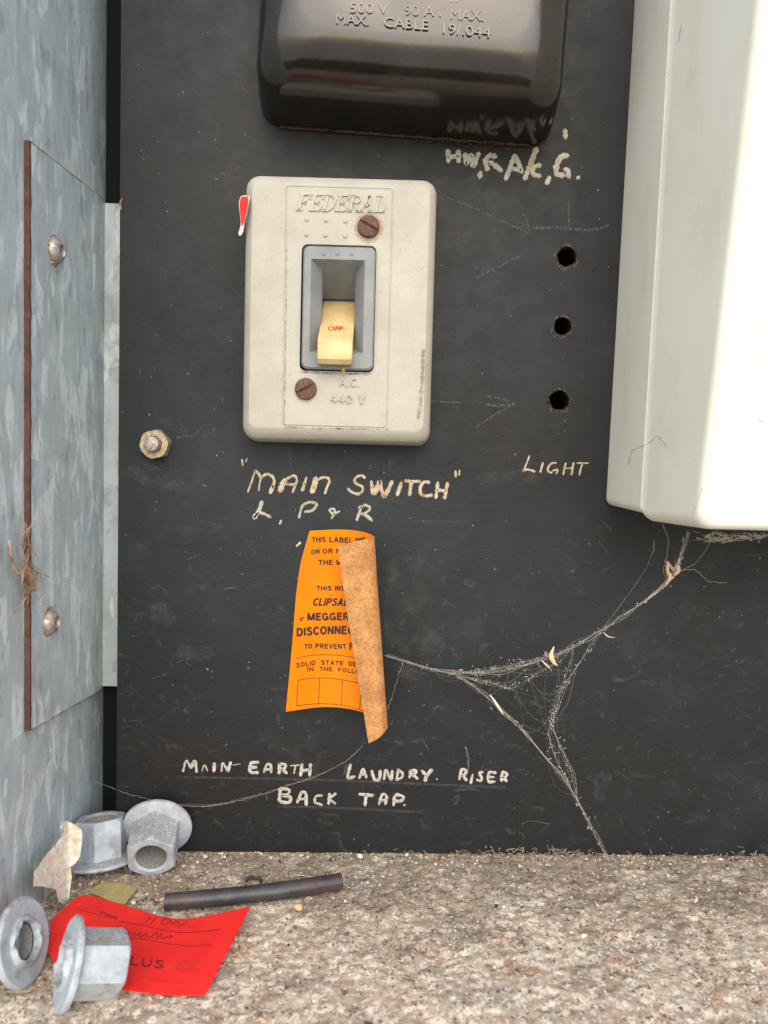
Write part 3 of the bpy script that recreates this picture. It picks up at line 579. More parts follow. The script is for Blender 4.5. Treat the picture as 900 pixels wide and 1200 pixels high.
for (a, b) in (((yf, PT[2]), (14.0, FT[2]+1)), ((yf, PB[2]), (14.0, FB[2]-1))):
    P = [(x1-0.1, a[0]+(b[0]-a[0])*t, a[1]+(b[1]-a[1])*t) for t in np.linspace(0, 1, 24)]
    mb = MB(); v, f = tube(P, [0.24+0.16*mnoise.noise(Vector((p[1], p[2], 0))) for p in P], 6); mb.add(v, f); mb.build('cut_edge', STRAW, brk, 60)
for (px, py) in ((63, 294), (57, 729)):
    c = on_x(px, py, x1); prof = [(4.6, 0), (4.6, .5), (4.3, 1.4), (3.6, 2.3), (2.6, 2.9), (2.15, 3.0), (2.0, 2.6), (1.9, .8), (0.05, .7)]
    v, f = loft([[(c[0]+d, c[1]+r*math.cos(2*math.pi*k/24), c[2]+r*math.sin(2*math.pi*k/24)) for k in range(24)] for r, d in prof]); o = build('screw', v, f, BUTTON, brk)
    mb = MB()                             # crust of rust round the head
    for k in range(60):
        a = rng.uniform(0, 6.28); r = rng.uniform(4.0, 5.3); s = rng.uniform(.1, .42); q = (c[0]+rng.uniform(0, .3), c[1]+r*math.cos(a), c[2]+r*math.sin(a))
        vv, ff = tube([q, (q[0]+s, q[1]+rng.normal(0, .2), q[2]+rng.normal(0, .2))], [s, s*.5], 6); mb.add(vv, ff)
    mb.build('rust_crust', STRAW, o)
    v, f = loft([[(c[0]+d, c[1]+r*math.cos(2*math.pi*k/24), c[2]+r*math.sin(2*math.pi*k/24)) for k in range(24)] for r, d in ((1.95, 1.6), (.1, 1.5))], False, True); build('socket', v, f, GRIME, o)
# tangle of dry fibres caught on the rusty edge
mb = MB()
for k in range(85):
    t = rng.random(); py = 615+90*t if k < 40 else rng.normal(678, 10)
    px = rng.normal(32, 2.5) if k < 40 else rng.normal(34, 5)
    c = on_x(px, py, x1+rng.uniform(0.3, 3.5)); a = rng.normal(1.57, .9); L = rng.uniform(3, 10)
    d = np.array([rng.normal(0, .25), math.cos(a), math.sin(a)])*L; bend = rng.normal(0, 1.4, 3)
    v, f = tube(catmull([c-d/2, c+bend*np.array([.3, 1, 1]), c+d/2], 7), rng.uniform(.045, .12), 4); 
    v = [(max(p[0], WALL_X+.15), p[1], p[2]) for p in v]; mb.add(v, f)
v, f = tube(catmull([on_x(11, 633, x1+1), on_x(13, 650, x1+1.5), on_x(18, 668, x1+1.5), on_x(28, 676, x1+2)], 14), .45, 6); mb.add(v, f)
for P in ([(20, 660), (35, 668), (58, 676)], [(26, 708), (35, 695), (44, 690)], [(15, 720), (30, 700), (45, 672)], [(30, 612), (34, 640), (30, 668)]):
    v, f = tube(catmull([on_x(a, b, x1+2+rng.uniform(-1, 1)) for a, b in P], 10), .14, 5); mb.add(v, f)
tag(mb.build('straw_tangle', STRAW), 'brown tangle of dry grass and web caught on the rusty edge of the bracket', 'debris', kind=None)

# ------------------------------------------------------------------ bolt left of the switch
c = at(184, 521)
bolt = empty('hex_bolt', c, 'rusty hex nut with round stud end on the black board, left of the words', 'bolt')
bolt['label'] = 'tarnished yellowish hex nut with protruding stud end, on the board left of the main switch'
hexr = lambda a, R_, r0=0: R_*math.cos(math.pi/6)/math.cos(((a-r0) % (math.pi/3))-math.pi/6)
def hexring(c, R_, h, rot, rnd=1e9, n=48):
    return [(c[0]+min(hexr(a, R_, rot), rnd)*math.cos(a), -h, c[2]+min(hexr(a, R_, rot), rnd)*math.sin(a)) for a in [2*math.pi*k/n for k in range(n)]]
ro = R(14)
v, f = loft([hexring(c, 6.0, 0, ro), hexring(c, 6.0, 3.6, ro), hexring(c, 6.0, 4.4, ro, 5.45), hexring(c, 3.5, 4.4, ro, 3.3), hexring(c, 3.5, 3.6, ro, 3.1)]); build('nut', v, f, ZINC, bolt, 30)
circ = lambda c, r, h, n=32: [(c[0]+r*math.cos(2*math.pi*k/n), -h, c[2]+r*math.sin(2*math.pi*k/n)) for k in range(n)]
v, f = loft([circ(c, 3.0, 3.0), circ(c, 3.0, 7.2), circ(c, 2.75, 7.9), circ(c, 2.1, 8.1), circ(c, .3, 8.15)]); build('stud', v, f, STUD, bolt)

# ------------------------------------------------------------------ main switch
HS = 17.5
sw = empty('main_switch', at(400, 360), 'cream plastic main switch box with grey bezel, yellow toggle and two rusty screws', 'switch')
r1 = (at(286.5, 360, 14)[0], at(507.5, 360, 14)[0], at(400, 516.5, 14)[2], at(400, 208.5, 14)[2])
r2 = (at(293.5, 360, HS)[0], at(500, 360, HS)[0], at(400, 504, HS)[2], at(400, 217, HS)[2])
pn = (at(332, 360, HS)[0], at(458, 360, HS)[0], at(400, 501.5, HS)[2], at(400, 219.5, HS)[2])
bz = (at(353.5, 360, HS)[0], at(438.5, 360, HS)[0], at(400, 434.5, HS)[2], at(400, 288.5, HS)[2])
g = lambda r, d: (r[0]-d, r[1]+d, r[2]-d, r[3]+d)
rings = [rrect(*g(r1, .7), 4.5, 0.2), rrect(*g(r1, .3), 4.8, 11), rrect(*r1, 5.0, 13.6), rrect(*g(r1, -.5), 4.8, 14.8)]
for t in (0.5, 1.0):
    rr = [a+(b-a)*t for a, b in zip(g(r1, -.5), r2)]; rings.append(rrect(*rr, 4.6-1.4*t, 14.8+(HS-14.8)*(t**0.75)))
rings += [rrect(*g(r2, -.4), 3.0, HS+.1), rrect(*pn, 1.3, HS+.1), rrect(*g(pn, -.12), 1.2, HS-.12), rrect(*g(pn, -.45), 1.2, HS-.12), rrect(*g(pn, -.7), 1.2, HS+.28), rrect(*g(bz, .35), 2.2, HS+.28), rrect(*g(bz, .3), 2.2, HS-3)]
v, f = loft(rings, False, False); housing = build('housing', v, f, CREAM, sw, 22)
HP = HS+0.28
# grey bezel
HB = HS+2.6
bo = (at(354.5, 360, HB)[0], at(438.5, 360, HB)[0], at(400, 432.5, HB)[2], at(400, 289, HB)[2])
def ringpx(l, r, t, b, h, rad): return rrect(at(l, (t+b)/2, h)[0], at(r, (t+b)/2, h)[0], at((l+r)/2, b, h)[2], at((l+r)/2, t, h)[2], rad, h)
rings = [rrect(*g(bo, .1), 2.2, -13), rrect(*g(bo, .1), 2.2, HB-.7), rrect(*g(bo, -.45), 2.0, HB), ringpx(363.5, 426.5, 304, 414, HB, .25), ringpx(364.3, 425.7, 305, 413.3, HB-.4, .2), ringpx(377.0, 416, 315, 409.5, 14.0, .2), ringpx(378.3, 415.0, 353, 404, -1.0, .2)]
rings.append([(x, 12.0, z) for x, y, z in rings[-1]])
v, f = loft(rings, True, True); n_ = len(rings[0]); ns = len(rings)-1
bezel = build('bezel', v, f, [GREY, DARK], sw, 25, [1 if (ns-1)*n_ <= i < ns*n_ or i == len(f)-1 else 0 for i in range(len(f))])
# toggle lever (side profile swept across)
prof = [(349.5, -3.0), (355.5, 2.0), (366, 6.5), (380, 13.5), (393.5, 22.5), (396.5, 24.2), (401, 25.2), (417.5, 26.2), (421, 26.0), (426.5, 24.6), (427.5, 23.4), (424, 18), (414, 8), (408, 1.5)]
zz = [at(394, p, h)[2] for p, h in prof]; yy = [-h for _, h in prof]
xl, xr = at(372.0, 405, 25)[0], at(413.0, 405, 25)[0]
def prof_ring(x, s):
    cz, cy_ = np.mean(zz), np.mean(yy); return [(x, cy_+(y-cy_)*s, cz+(z-cz)*s) for y, z in zip(yy, zz)]
v, f = loft([prof_ring(xl, .955), prof_ring(xl+.35, .99), prof_ring(xl+.8, 1), prof_ring(xr-.8, 1), prof_ring(xr-.35, .99), prof_ring(xr, .955)]); tog = build('toggle', v, f, TOGGLE, sw, 28)
def tog_surf(px, py, q):
    hh = np.interp(py, [p for p, _ in prof[:8]], [h for _, h in prof[:8]]); d = ray(px, py); return EYE+d*((DIST-hh-q*1.6)/d[1])
mb = MB(); printed(mb, 'OFF', 384, 402.5, 387.0, 387.2, 4.8, tog_surf, bold=.03, shear=.15, q=0.28); mb.build('lettering', TOGRED, tog)
mb = MB(); ribbon(mb, [(394+9.5*math.cos(a), 369.5+3.2*math.sin(a)) for a in np.linspace(0, 6.283, 24)], .8, tog_surf, .1, 0); mb.build('embossed_oval', TOGGLE, tog)
# screws
for (px, py, rot) in ((432, 266, R(-29)), (358.5, 456, R(27))):
    c = at(px, py, HP); rr = 3.95; prf = [(rr, 0), (rr, 1.1), (rr*.93, 1.7), (rr*.6, 2.15), (rr*.2, 2.3)]
    ca, sa = math.cos(rot), math.sin(rot)
    bmv, bmf = loft([circ(c, r, HP-0.1+h, 40) for r, h in prf])
    o = build('screw', bmv, bmf, SCREW, sw, 40)
    kb = box_mesh(-5, 5, -(HP+4), -(HP+1.05), -.55, .55); kv = [(c[0]+x*ca-z*sa, y, c[2]+x*sa+z*ca) for x, y, z in kb[0]]
    k_ = build('cutter', kv, kb[1], DARK); bpy.context.view_layer.update()
    md = o.modifiers.new('b', 'BOOLEAN'); md.operation = 'DIFFERENCE'; md.object = k_; md.solver = 'EXACT'
    me = bpy.data.meshes.new_from_object(o.evaluated_get(bpy.context.evaluated_depsgraph_get())); o.modifiers.clear(); o.data = me
    me.materials.clear(); me.materials.append(SCREW); bpy.data.objects.remove(k_)
    for p in me.polygons: p.material_index = 0
# raised marks
pan = lambda px, py, q: at(px, py, HP+q)
def FED():
    mb = MB(); x = 347.0; top, bot = 227.5, 245.5; wL = 12.6; gap = 2.4; out = []
    L = {'F': [[1.5, (.22, 0), (.22, 1)], [.8, (0, 0), (1, 0), (1, .3)], [.8, (.3, .5), (.75, .5)], [.7, (.7, .36), (.7, .64)], [.8, (0, 1), (.55, 1)]],
     'E': [[1.5, (.22, 0), (.22, 1)], [.8, (0, 0), (1, 0), (1, .27)], [.8, (.3, .5), (.72, .5)], [.7, (.7, .36), (.7, .64)], [.8, (0, 1), (1, 1), (1.03, .72)]],
     'D': [[1.5, (.22, 0), (.22, 1)], [.9, (0, 0), (.55, 0), (.95, .25), (1, .5), (.93, .76), (.55, 1), (0, 1)]],
     'R': [[1.5, (.22, 0), (.22, 1)], [.9, (0, 0), (.7, .02), (.95, .24), (.7, .48), (.3, .5)], [1.3, (.5, .5), (.95, 1)], [.8, (0, 1), (.45, 1)], [.8, (.8, 1), (1.1, 1)]],
     'A': [[.9, (.08, 1), (.55, 0)], [1.5, (.52, 0), (.9, 1)], [.8, (.28, .64), (.8, .64)], [.8, (-.1, 1), (.3, 1)], [.8, (.68, 1), (1.1, 1)]],
     'L': [[1.5, (.25, 0), (.25, 1)], [.8, (0, 0), (.55, 0)], [.8, (0, 1), (1, 1), (1.03, .68)]]}
    for ch in 'FEDERAL':
        for s in L[ch]:
            pts = []
            for a, b in s[1:]:
                X = x+a*wL+(1-b)*4.6; Y = top+b*(bot-top)+(X-347)*0.022; pts.append((X, Y))
            if len(pts) > 2 and ch in 'FEL':        # keep slab serifs square
                for p, q in zip(pts, pts[1:]): ribbon(mb, [p, q], 2.5*s[0], pan, .55+.012*(len(mb.v) % 4), 0, 0, 1, True, True)
            else: ribbon(mb, pts, 2.5*s[0], pan, .56, 0, 0, 1, True, True)
        x += wL+gap
    return mb.build('raised_lettering', CREAM, sw)
FED()
mb = MB(); block(mb, 'A.C.', (397.5, 452.5), (422, 453.5), 10.5, pan, .17, 0, 0, .75, .16, True); block(mb, '440 V', (387, 471.5), (428, 473.5), 10.5, pan, .17, 0, 0, .75, .16, True); mb.build('raised_lettering', CREAM, sw)
mb = MB()
def stud_dot(mb, px, py, r, h0, hh=.55):
    c = at(px, py, h0); v, f = loft([circ(c, r, h0-.05, 14), circ(c, r*.9, h0+hh*.7, 14), circ(c, r*.45, h0+hh, 14)], False); mb.add(v, f)
for (px, py) in ((359.5, 257), (382, 258), (405, 259), (359, 274.5), (381.5, 275.5), (404.5, 276.5)): stud_dot(mb, px, py, .85, HP)
mb.build('raised_dot', CREAM, sw)
mb = MB()
for px in (379.5, 395.5, 411.5): stud_dot(mb, px, 297, .7, HB, .4)
mb.build('raised_dot', GREY, bezel)
# mildew and old rust stain marks with shapes of their own
STAINR = alpha_mat('rust stain', (0.44, 0.25, 0.10), 1.4, 0.3, 0.7, 0.5)
STAINB = alpha_mat('brown grime stain', (0.22, 0.17, 0.11), 4.0, 0.35, 0.75, 0.7)
mb = MB(); n = 30; rim = [at(432+ (17+3*mnoise.noise(Vector((math.cos(6.283*k/n)*2, math.sin(6.283*k/n)*2, 4))))*math.cos(6.283*k/n), 267+(18)*math.sin(6.283*k/n), HP+.03) for k in range(n)]
mb.add([at(432, 267, HP+.03)]+rim, [[0, k+1, (k+1) % n+1] for k in range(n)]); mb.build('rust_stain', STAINR, sw)
fr = lambda px, py, q: at(px, py, HS+.1+q)
for w_, P, sf in ((4, [(496, 410), (495, 440), (493, 470), (490, 490)], fr), (1.0, [(490, 318), (500, 312), (508, 311)], fr)):
    mb = MB(); ribbon(mb, P, w_, sf, .04, .6); mb.build('grime_stain', STAINB, sw)

CRUD = alpha_mat('brown crud', (0.15, 0.115, 0.075), 2.2, 0.38, 0.7, 0.75)
rail = lambda P, w, h, q: (lambda mb_: (ribbon(mb_, P, w, lambda a, b, k: at(a, b, h+k), q, .5), mb_.build('grime_line', CRUD, sw)))(MB())
rail([(334, 500.5), (380, 502), (455, 503)], 2.0, HP, .05); rail([(336, 292), (335, 380), (333.5, 470), (333, 499)], 1.3, HP, .05); rail([(352, 436), (390, 437.5), (436, 438.5)], 2.6, HP, .05)
rail([(296, 510), (340, 512.5), (420, 514), (490, 516)], 3.5, 14.6, .08)
mb = MB(); v, f = tube(catmull([at(402, 431, HB-.2), at(402.5, 435, HP+.6), at(403, 440, HP+.3)], 12), [.5, .6, .7, .75, .7, .65, .6, .6, .6, .55, .45, .2], 8); mb.add(v, f); mb.build('resin_drip', TOGGLE, sw)
# red and white torn scrap tucked behind the switch
mb = MB(); o7 = [(345, 150), (400, 160), (440, 190), (425, 300), (405, 430), (380, 560), (340, 700), (310, 880), (250, 965), (212, 920), (245, 800), (255, 700), (238, 520), (222, 350), (235, 230), (285, 160)]
i7 = [(345, 178), (398, 185), (404, 300), (385, 430), (345, 600), (318, 700), (290, 725), (262, 690), (256, 560), (240, 380), (245, 250), (290, 180)]
scrap = empty('torn_red_scrap', at(283, 255, 8), 'small torn red and white tag scrap wedged against the upper left edge of the switch', 'paper scrap')
for nm, pts, h, mt in (('paper_backing', o7, 18.6, PAPER), ('red_face', i7, 19.4, RED)):
    P = catmull([(267+x/17.15, 220+y/17.15) for x, y in pts]+[(267+pts[0][0]/17.15, 220+pts[0][1]/17.15)], 60)[:-1]
    fa, ba = [at(x, y, h+1.0*math.sin((y-228)*.09)) for x, y in P], [at(x, y, h-.6+1.0*math.sin((y-228)*.09)) for x, y in P]
    v, f = loft([ba, fa]); build(nm, v, f, mt, scrap)

# ------------------------------------------------------------------ black fuse cover
fc = empty('fuse_cover', at(480, 60), 'glossy black moulded fuse cover with raised lettering, above the main switch', 'fuse cover')
oc = at(474, 160); tilt = R(-2.6)
def frot(p):
    x, z = p[0]-oc[0], p[2]-oc[2]; c, s = math.cos(tilt), math.sin(tilt); return (oc[0]+c*x-s*z, p[1], oc[2]+s*x+c*z)
Lx, Rx, Bz, Tz = oc[0]-55.2, oc[0]+55.6, oc[2], oc[2]+112
rings = [(0.1, 0, 8), (9, -.4, 8.5), (18, -1.3, 9.5)]
for k in range(1, 9):
    a = math.pi/2*k/8; rings.append((18+19*math.sin(a), -1.3-15*(1-math.cos(a)), 9.5+3*(k/8)))
for k in range(1, 7): rings.append((37+1.4*math.sin(math.pi/2*k/6), -16.3-30*(k/6), 12))
rg = [[frot(p) for p in rrect(Lx-d, Rx+d, Bz-d*(1.12), Tz+d, r, h, 10)] for h, d, r in rings]
v, f = loft(rg); cover = build('cover_shell', v, f, BAKE, fc, 50)
fsurf = lambda px, py, q: at(px, py, 37.3+q)
mb = MB()
printed(mb, '500 V', 410, 455, 14.5, 16, 12, fsurf, q=.5, thick=1.2); printed(mb, '90 A .', 474, 517, 17.5, 19, 12, fsurf, q=.5, thick=1.2); printed(mb, 'MAX.', 528, 567, 22, 24.5, 12, fsurf, q=.5, thick=1.2)
printed(mb, 'MAX.', 394, 432, 27, 29.5, 11.5, fsurf, q=.5, thick=1.2); printed(mb, 'CABLE', 450, 502, 31, 35, 11.5, fsurf, q=.5, thick=1.2); printed(mb, '19/.044', 519, 575, 38.5, 44, 12, fsurf, q=.5, thick=1.2)
printed(mb, 'E', 527, 537, 2, 2.5, 11, fsurf, q=.5, thick=1.2)
mb.build('raised_lettering', BAKE, fc)
mb = MB()
P = [frot((Lx+8+(Rx-Lx-16)*t, -1.2-.4*mnoise.noise(Vector((t*30, 0, 1))), Bz-.35-.25*mnoise.noise(Vector((t*22, 2, 1))))) for t in np.linspace(0, 1, 90)]
v, f = tube(P, [0.55+.4*mnoise.noise(Vector((i*.3, 5, 1))) for i in range(90)], 6); mb.add(v, f)
for k in range(70):
    t = rng.uniform(.55, .9); c = np.array(frot((Lx+8+(Rx-Lx-16)*t, -rng.uniform(.2, 2), Bz-.4-abs(rng.normal(0, .9)))))
    v, f = tube([c, c+rng.normal(0, .7, 3)], rng.uniform(.12, .35), 4); mb.add(v, f)
mb.build('dirt_crust', GRIME, fc)

# ------------------------------------------------------------------ big off-white box on the right
o0 = at(710, 592, 0)
wb = empty('meter_box', o0, 'large off-white plastic meter box cut off by the right edge, with seam along its side', 'meter box')
tl = math.tan(R(0.88))
def bp(x, h, z): return (o0[0]+x+z*tl*1.0, -h, o0[2]+z)
HT = 262.0
def box_ring(inl, h_lo, h_hi, inb, rad, seg=6):   # inl: left inset, inb: bottom offset (up)
    l, r, b, t = inl, 170-inl, inb, HT-inl; out = []
    for cx_, cz_, a0 in ((r-rad, t-rad, 0), (l+rad, t-rad, 90), (l+rad, b+rad, 180), (r-rad, b+rad, 270)):
        for k in range(seg+1):
            a = R(a0+90*k/seg); x, z = cx_+rad*math.cos(a), cz_+rad*math.sin(a)
            out.append(bp(x, h_lo+(h_hi-h_lo)*(z/HT), z))
    return out
v, f = loft([box_ring(0, 0.2, .2, 0, 3), box_ring(.2, 20, 20, -.6, 3), box_ring(.5, 38.4, 38.4, -1.1, 3), box_ring(1.1, 39, 39, -.6, 3)]); base = build('box_base', v, f, WHITE, wb, 25)
zf = lambda px, py, h: at(px, py, h)[2]-o0[2]
bot1 = zf(770, 611, 41); bot2 = zf(815, 618.5, 72); bot3 = zf(870, 622, 82)
rings = [box_ring(.9, 39.3, 39.3, bot1+1.5, 4), box_ring(.45, 40.2, 40.2, bot1+.6, 4), box_ring(.9, 42, 42, bot1, 4), box_ring(.95, 42.5, 42.5, bot1, 4), box_ring(3.3, 75.5, 109.5, bot2-.05, 5), box_ring(3.4, 76.5, 110.5, bot2, 5)]
for k in range(1, 7):
    a = math.pi/2*k/6; rings.append(box_ring(3.4+5.2*(1-math.cos(a)), 76.5+4.2*math.sin(a), 110.5+4.2*math.sin(a), bot2+3.0*(1-math.cos(a)), 5+2*(k/6)))
rings += [box_ring(9.2, 80.8, 114.8, bot2+3.6, 6), box_ring(14, 81.2, 115.2, bot2+9, 5), box_ring(30, 81.5, 115.5, bot2+20, 5)]
v, f = loft(rings); lid = build('box_cover', v, f, WHITE, wb, 40)
def front_h(px, py):
    h = 82.0
    for _ in range(6): h = 81.45+34*((at(px, py, h)[2]-o0[2])/HT)
    return h
st = [(889.5, 490), (894, 430), (898, 375), (935, 372), (935, 494), (895, 494.5)]
P = [at(x, y, front_h(x, y)+.35) for x, y in st]; P2 = [at(x, y, front_h(x, y)-.2) for x, y in st]
v, f = loft([P2, P]); build('sticker', v, f, STICKER, wb)
CRACK = alpha_mat('hairline crack', (0.10, 0.085, 0.07), 1.5, 0.25, 0.6, 0.55)
def side_surf(px, py, q):
    x0 = o0[0]+0.4
    for _ in range(5):
        p = on_x(px, py, x0); hh = -p[1]; ins = .35 if hh < 38.5 else .9+(hh-42)/32*2.5; x0 = o0[0]+ins+(p[2]-o0[2])*tl-.05-q
    return on_x(px, py, x0)
for P in ([(736, 545), (739, 535), (741, 528), (748, 525), (757, 521)], [(757, 521), (764, 517), (770, 511), (776, 517), (783, 525), (789, 522)], [(795, 50), (796, 44), (798, 30)]): mb = MB(); ribbon(mb, P, .9, side_surf, .05, .4); mb.build('crack', CRACK, lid)
mb = MB(); ribbon(mb, [(812, 603), (816, 590), (823, 572)], .8, lambda a, b, q: at(a, b, 80+q), .05, .4)
mb.build('crack', CRACK, lid)

# ------------------------------------------------------------------ curled orange warning label
rowsC = [(0.00, [(363, 622, 1.5), (398, 620.5, 6.5), (424, 623, 11), (438.5, 629, 16.5), (432, 631.5, 20.5), (414, 635, 21.5), (396, 640.5, 20.5)]),
         (0.18, [(352, 660, .8), (392, 658, 6.5), (424, 661, 11), (440.5, 667, 16.5), (435, 671, 20.8), (419, 676, 22), (401.5, 682, 21)]),
         (0.35, [(347, 697, .8), (388, 695, 7), (424, 698, 11.5), (443, 705, 17), (438, 710, 21.4), (423, 716, 22.8), (407.5, 722, 22)]),
         (0.66, [(342, 762, .8), (383, 760, 8), (424, 763, 12.5), (447.5, 773, 18), (443, 780, 22.6), (431, 788, 24.2), (419.5, 794, 23.5)]),
         (1.00, [(335, 834, 1.2), (380, 828.5, 9.5), (420, 833, 14), (452, 848, 19.5), (450.5, 858, 24.3), (442, 866, 26), (432, 871, 25.5)])]
NU = 61; NVV = 60
KP = np.array([catmull(r, NU) for _, r in rowsC]); vv_ = np.array([a for a, _ in rowsC])
def lab_grid():
    G = np.zeros((NVV+1, NU, 3))
    for j in range(NVV+1):
        t = j/NVV; i = min(np.searchsorted(vv_, t, 'right')-1, 3); u = (t-vv_[i])/(vv_[i+1]-vv_[i]); G[j] = KP[i]*(1-u)+KP[i+1]*u
    for _ in range(10): G[1:-1] = (G[:-2]+2*G[1:-1]+G[2:])/4     # take out the kinks between control rows
    return G
G = lab_grid()
GP = np.array([[at(*G[j, i]) for i in range(NU)] for j in range(NVV+1)])
du = np.gradient(GP, axis=1); dv = np.gradient(GP, axis=0); NRM = np.cross(du, dv); NRM /= np.linalg.norm(NRM, axis=2)[..., None]
if NRM[30, 6, 1] > 0: NRM = -NRM
lab = empty('warning_label', at(390, 730), 'orange vinyl warning label with black print, its right side curled over showing brown back', 'label')
nv = (NVV+1)*NU; Vf = (GP+NRM*.09).reshape(-1, 3); Vb = (GP-NRM*.09).reshape(-1, 3)
F = []; MI = []
for j in range(NVV):
    for i in range(NU-1):
        a = j*NU+i; F.append([a, a+1, a+NU+1, a+NU]); MI.append(0); F.append([nv+a, nv+a+NU, nv+a+NU+1, nv+a+1]); MI.append(1)
edge = [j*NU for j in range(NVV+1)]+[NVV*NU+i for i in range(1, NU)]+[j*NU+NU-1 for j in range(NVV-1, -1, -1)]+[i for i in range(NU-2, 0, -1)]
for a, b in zip(edge, edge[1:]+edge[:1]): F.append([a, b, nv+b, nv+a]); MI.append(0)
build('vinyl_sheet', np.vstack([Vf, Vb]), F, [ORANGE, ADHES], lab, 60, MI)
GF = G[:, :32, :2]
def lab_surf(px, py, q):
    d2 = (GF[..., 0]-px)**2+(GF[..., 1]-py)**2; j, i = np.unravel_index(np.argmin(d2), d2.shape)
    j = min(max(j, 1), NVV-1); i = min(max(i, 1), 30)
    Ju = (GF[j, i+1]-GF[j, i-1])/2; Jv = (GF[j+1, i]-GF[j-1, i])/2
    du_, dv_ = np.linalg.solve(np.stack([Ju, Jv], 1), np.array([px, py])-GF[j, i])
    def samp(A):
        return A[j, i]+(A[j, i+1]-A[j, i-1])/2*du_+(A[j+1, i]-A[j-1, i])/2*dv_
    return samp(GP)+samp(NRM)*(.12+q)
L7 = lambda x, y: (330+x/7.5, 610+y/7.5); L8 = lambda x, y: (330+x/6.923, 730+y/6.923)
mb = MB()
def lp(body, p0, p1, cap, bold=.02, shear=0, bow=.0): block(mb, body, p0, p1, cap, lab_surf, .19+bold*2.2, shear, bow)
lp('THIS', L7(270, 194), L7(388, 188), 6.0, .028); lp('LABEL', L7(422, 190), L7(628, 198), 6.3, .028); lp('SHO', L7(645, 196), L7(735, 182), 5.5, .028)
lp('ON', L7(262, 300), L7(336, 292), 5.8); lp('OR', L7(362, 292), L7(452, 290), 5.8); lp('N', L7(482, 290), L7(520, 291), 5.8)
lp('THE', L7(325, 391), L7(450, 390), 6, .028); lp('MA', L7(484, 390), L7(570, 392), 6, .028)
lp('THIS', L7(308, 616), L7(440, 614), 5.3, .028); lp('INST', L7(470, 615), L7(590, 619), 5.6, .028)
lp('CLIPSAL', L7(272, 748), L7(578, 750), 8.8, .018, .28)
lp('IF', L7(162, 888), L7(196, 882), 5.0, .01, .1); lp('MEGGERE', L7(230, 878), L7(650, 876), 8.8, .035)
lp('DISCONNECT', L8(125, 110), L8(640, 96), 9.6, .03, 0, 1.6)
lp('TO', L8(188, 212), L8(248, 206), 5.8, .022); lp('PREVENT', L8(275, 207), L8(525, 210), 5.8, .022); lp('FA', L8(552, 218), L8(625, 220), 8.4, .02)
lp('SOLID', L8(118, 362), L8(278, 340), 5.4, .02); lp('STATE', L8(322, 338), L8(502, 346), 5.4, .02); lp('DEV', L8(545, 348), L8(640, 356), 5.4, .02)
lp('IN', L8(207, 394), L8(262, 392), 5.2, .02); lp('THE', L8(308, 391), L8(414, 393), 5.2, .02); lp('FOLLOW', L8(460, 396), L8(690, 418), 5.2, .02)
mb.build('lettering', PRINT, lab)
mb = MB()
for P in ([(120, 288), (220, 266), (330, 258), (480, 264), (640, 288)], [(135, 466), (220, 450), (330, 446), (450, 454), (660, 492)], [(124, 672), (220, 660), (330, 655), (480, 664), (590, 690), (690, 722)], [(135, 466), (128, 570), (124, 672)], [(310, 448), (305, 560), (300, 656)], [(495, 458), (490, 560), (487, 666)], [(645, 490), (640, 600), (635, 705)]):
    ribbon(mb, [L8(*p) for p in P], .85, lab_surf, .04, 0)
mb.build('printed_grid', PRINT2, lab)
# sliver of white paper showing at the left edge of the label
mb = MB(); ribbon(mb, [(347.5, 640), (352, 636)], 2.4, board_surf, .3, .2); tag(mb.build('paper_sliver', PAPER), 'tiny white paper sliver showing at the upper left edge of the orange label', 'paper scrap')

# ------------------------------------------------------------------ flanged nuts on the ledge
def nut_meshes():
    n = 72; A = [2*math.pi*k/n for k in range(n)]; RC, RF, H, RH = 9.9, 13.3, 17.0, 5.7
    hexp = lambda s, z, rnd=1e9: [(min(hexr(a, RC, 0)*s, rnd)*math.cos(a), min(hexr(a, RC, 0)*s, rnd)*math.sin(a), z) for a in A]
    cir = lambda r, z, w=0: [(r*(1+w*mnoise.noise(Vector((math.cos(a)*2, math.sin(a)*2, r))))*math.cos(a), r*(1+w*mnoise.noise(Vector((math.cos(a)*2, math.sin(a)*2, r))))*math.sin(a), z) for a in A]
    def raw(name, rings, mat_, cap0, cap1, sharp=24):
        v, f = loft(rings, cap0, cap1); o = build(name, v, f, mat_, None, sharp); COL.objects.unlink(o); return o.data
    hexm = raw('hex_body', [hexp(1, 2.0), hexp(1, H-.9), hexp(.99, H-.45, 9.45), hexp(.96, H, 9.0), cir(RH+.7, H), cir(RH, H-.7)], NUT, False, False)
    bore = raw('bore', [cir(RH+.03, H-.68), cir(RH-.2, 9, .05), cir(RH-.3, 1.2, .05)], BORE, False, False)
    flg = raw('flange', [cir(RH, .35), cir(RH+1.5, .1), cir(RF-.8, 0, .012), cir(RF, .7, .012), cir(RF-.1, 1.7, .012), cir(RF-.8, 2.1, .012), cir(9.5, 3.0), cir(8.0, 3.1)], NUT, False, False)
    return hexm, bore, flg
HEXM, BOREM, FLGM = nut_meshes()
torn = []
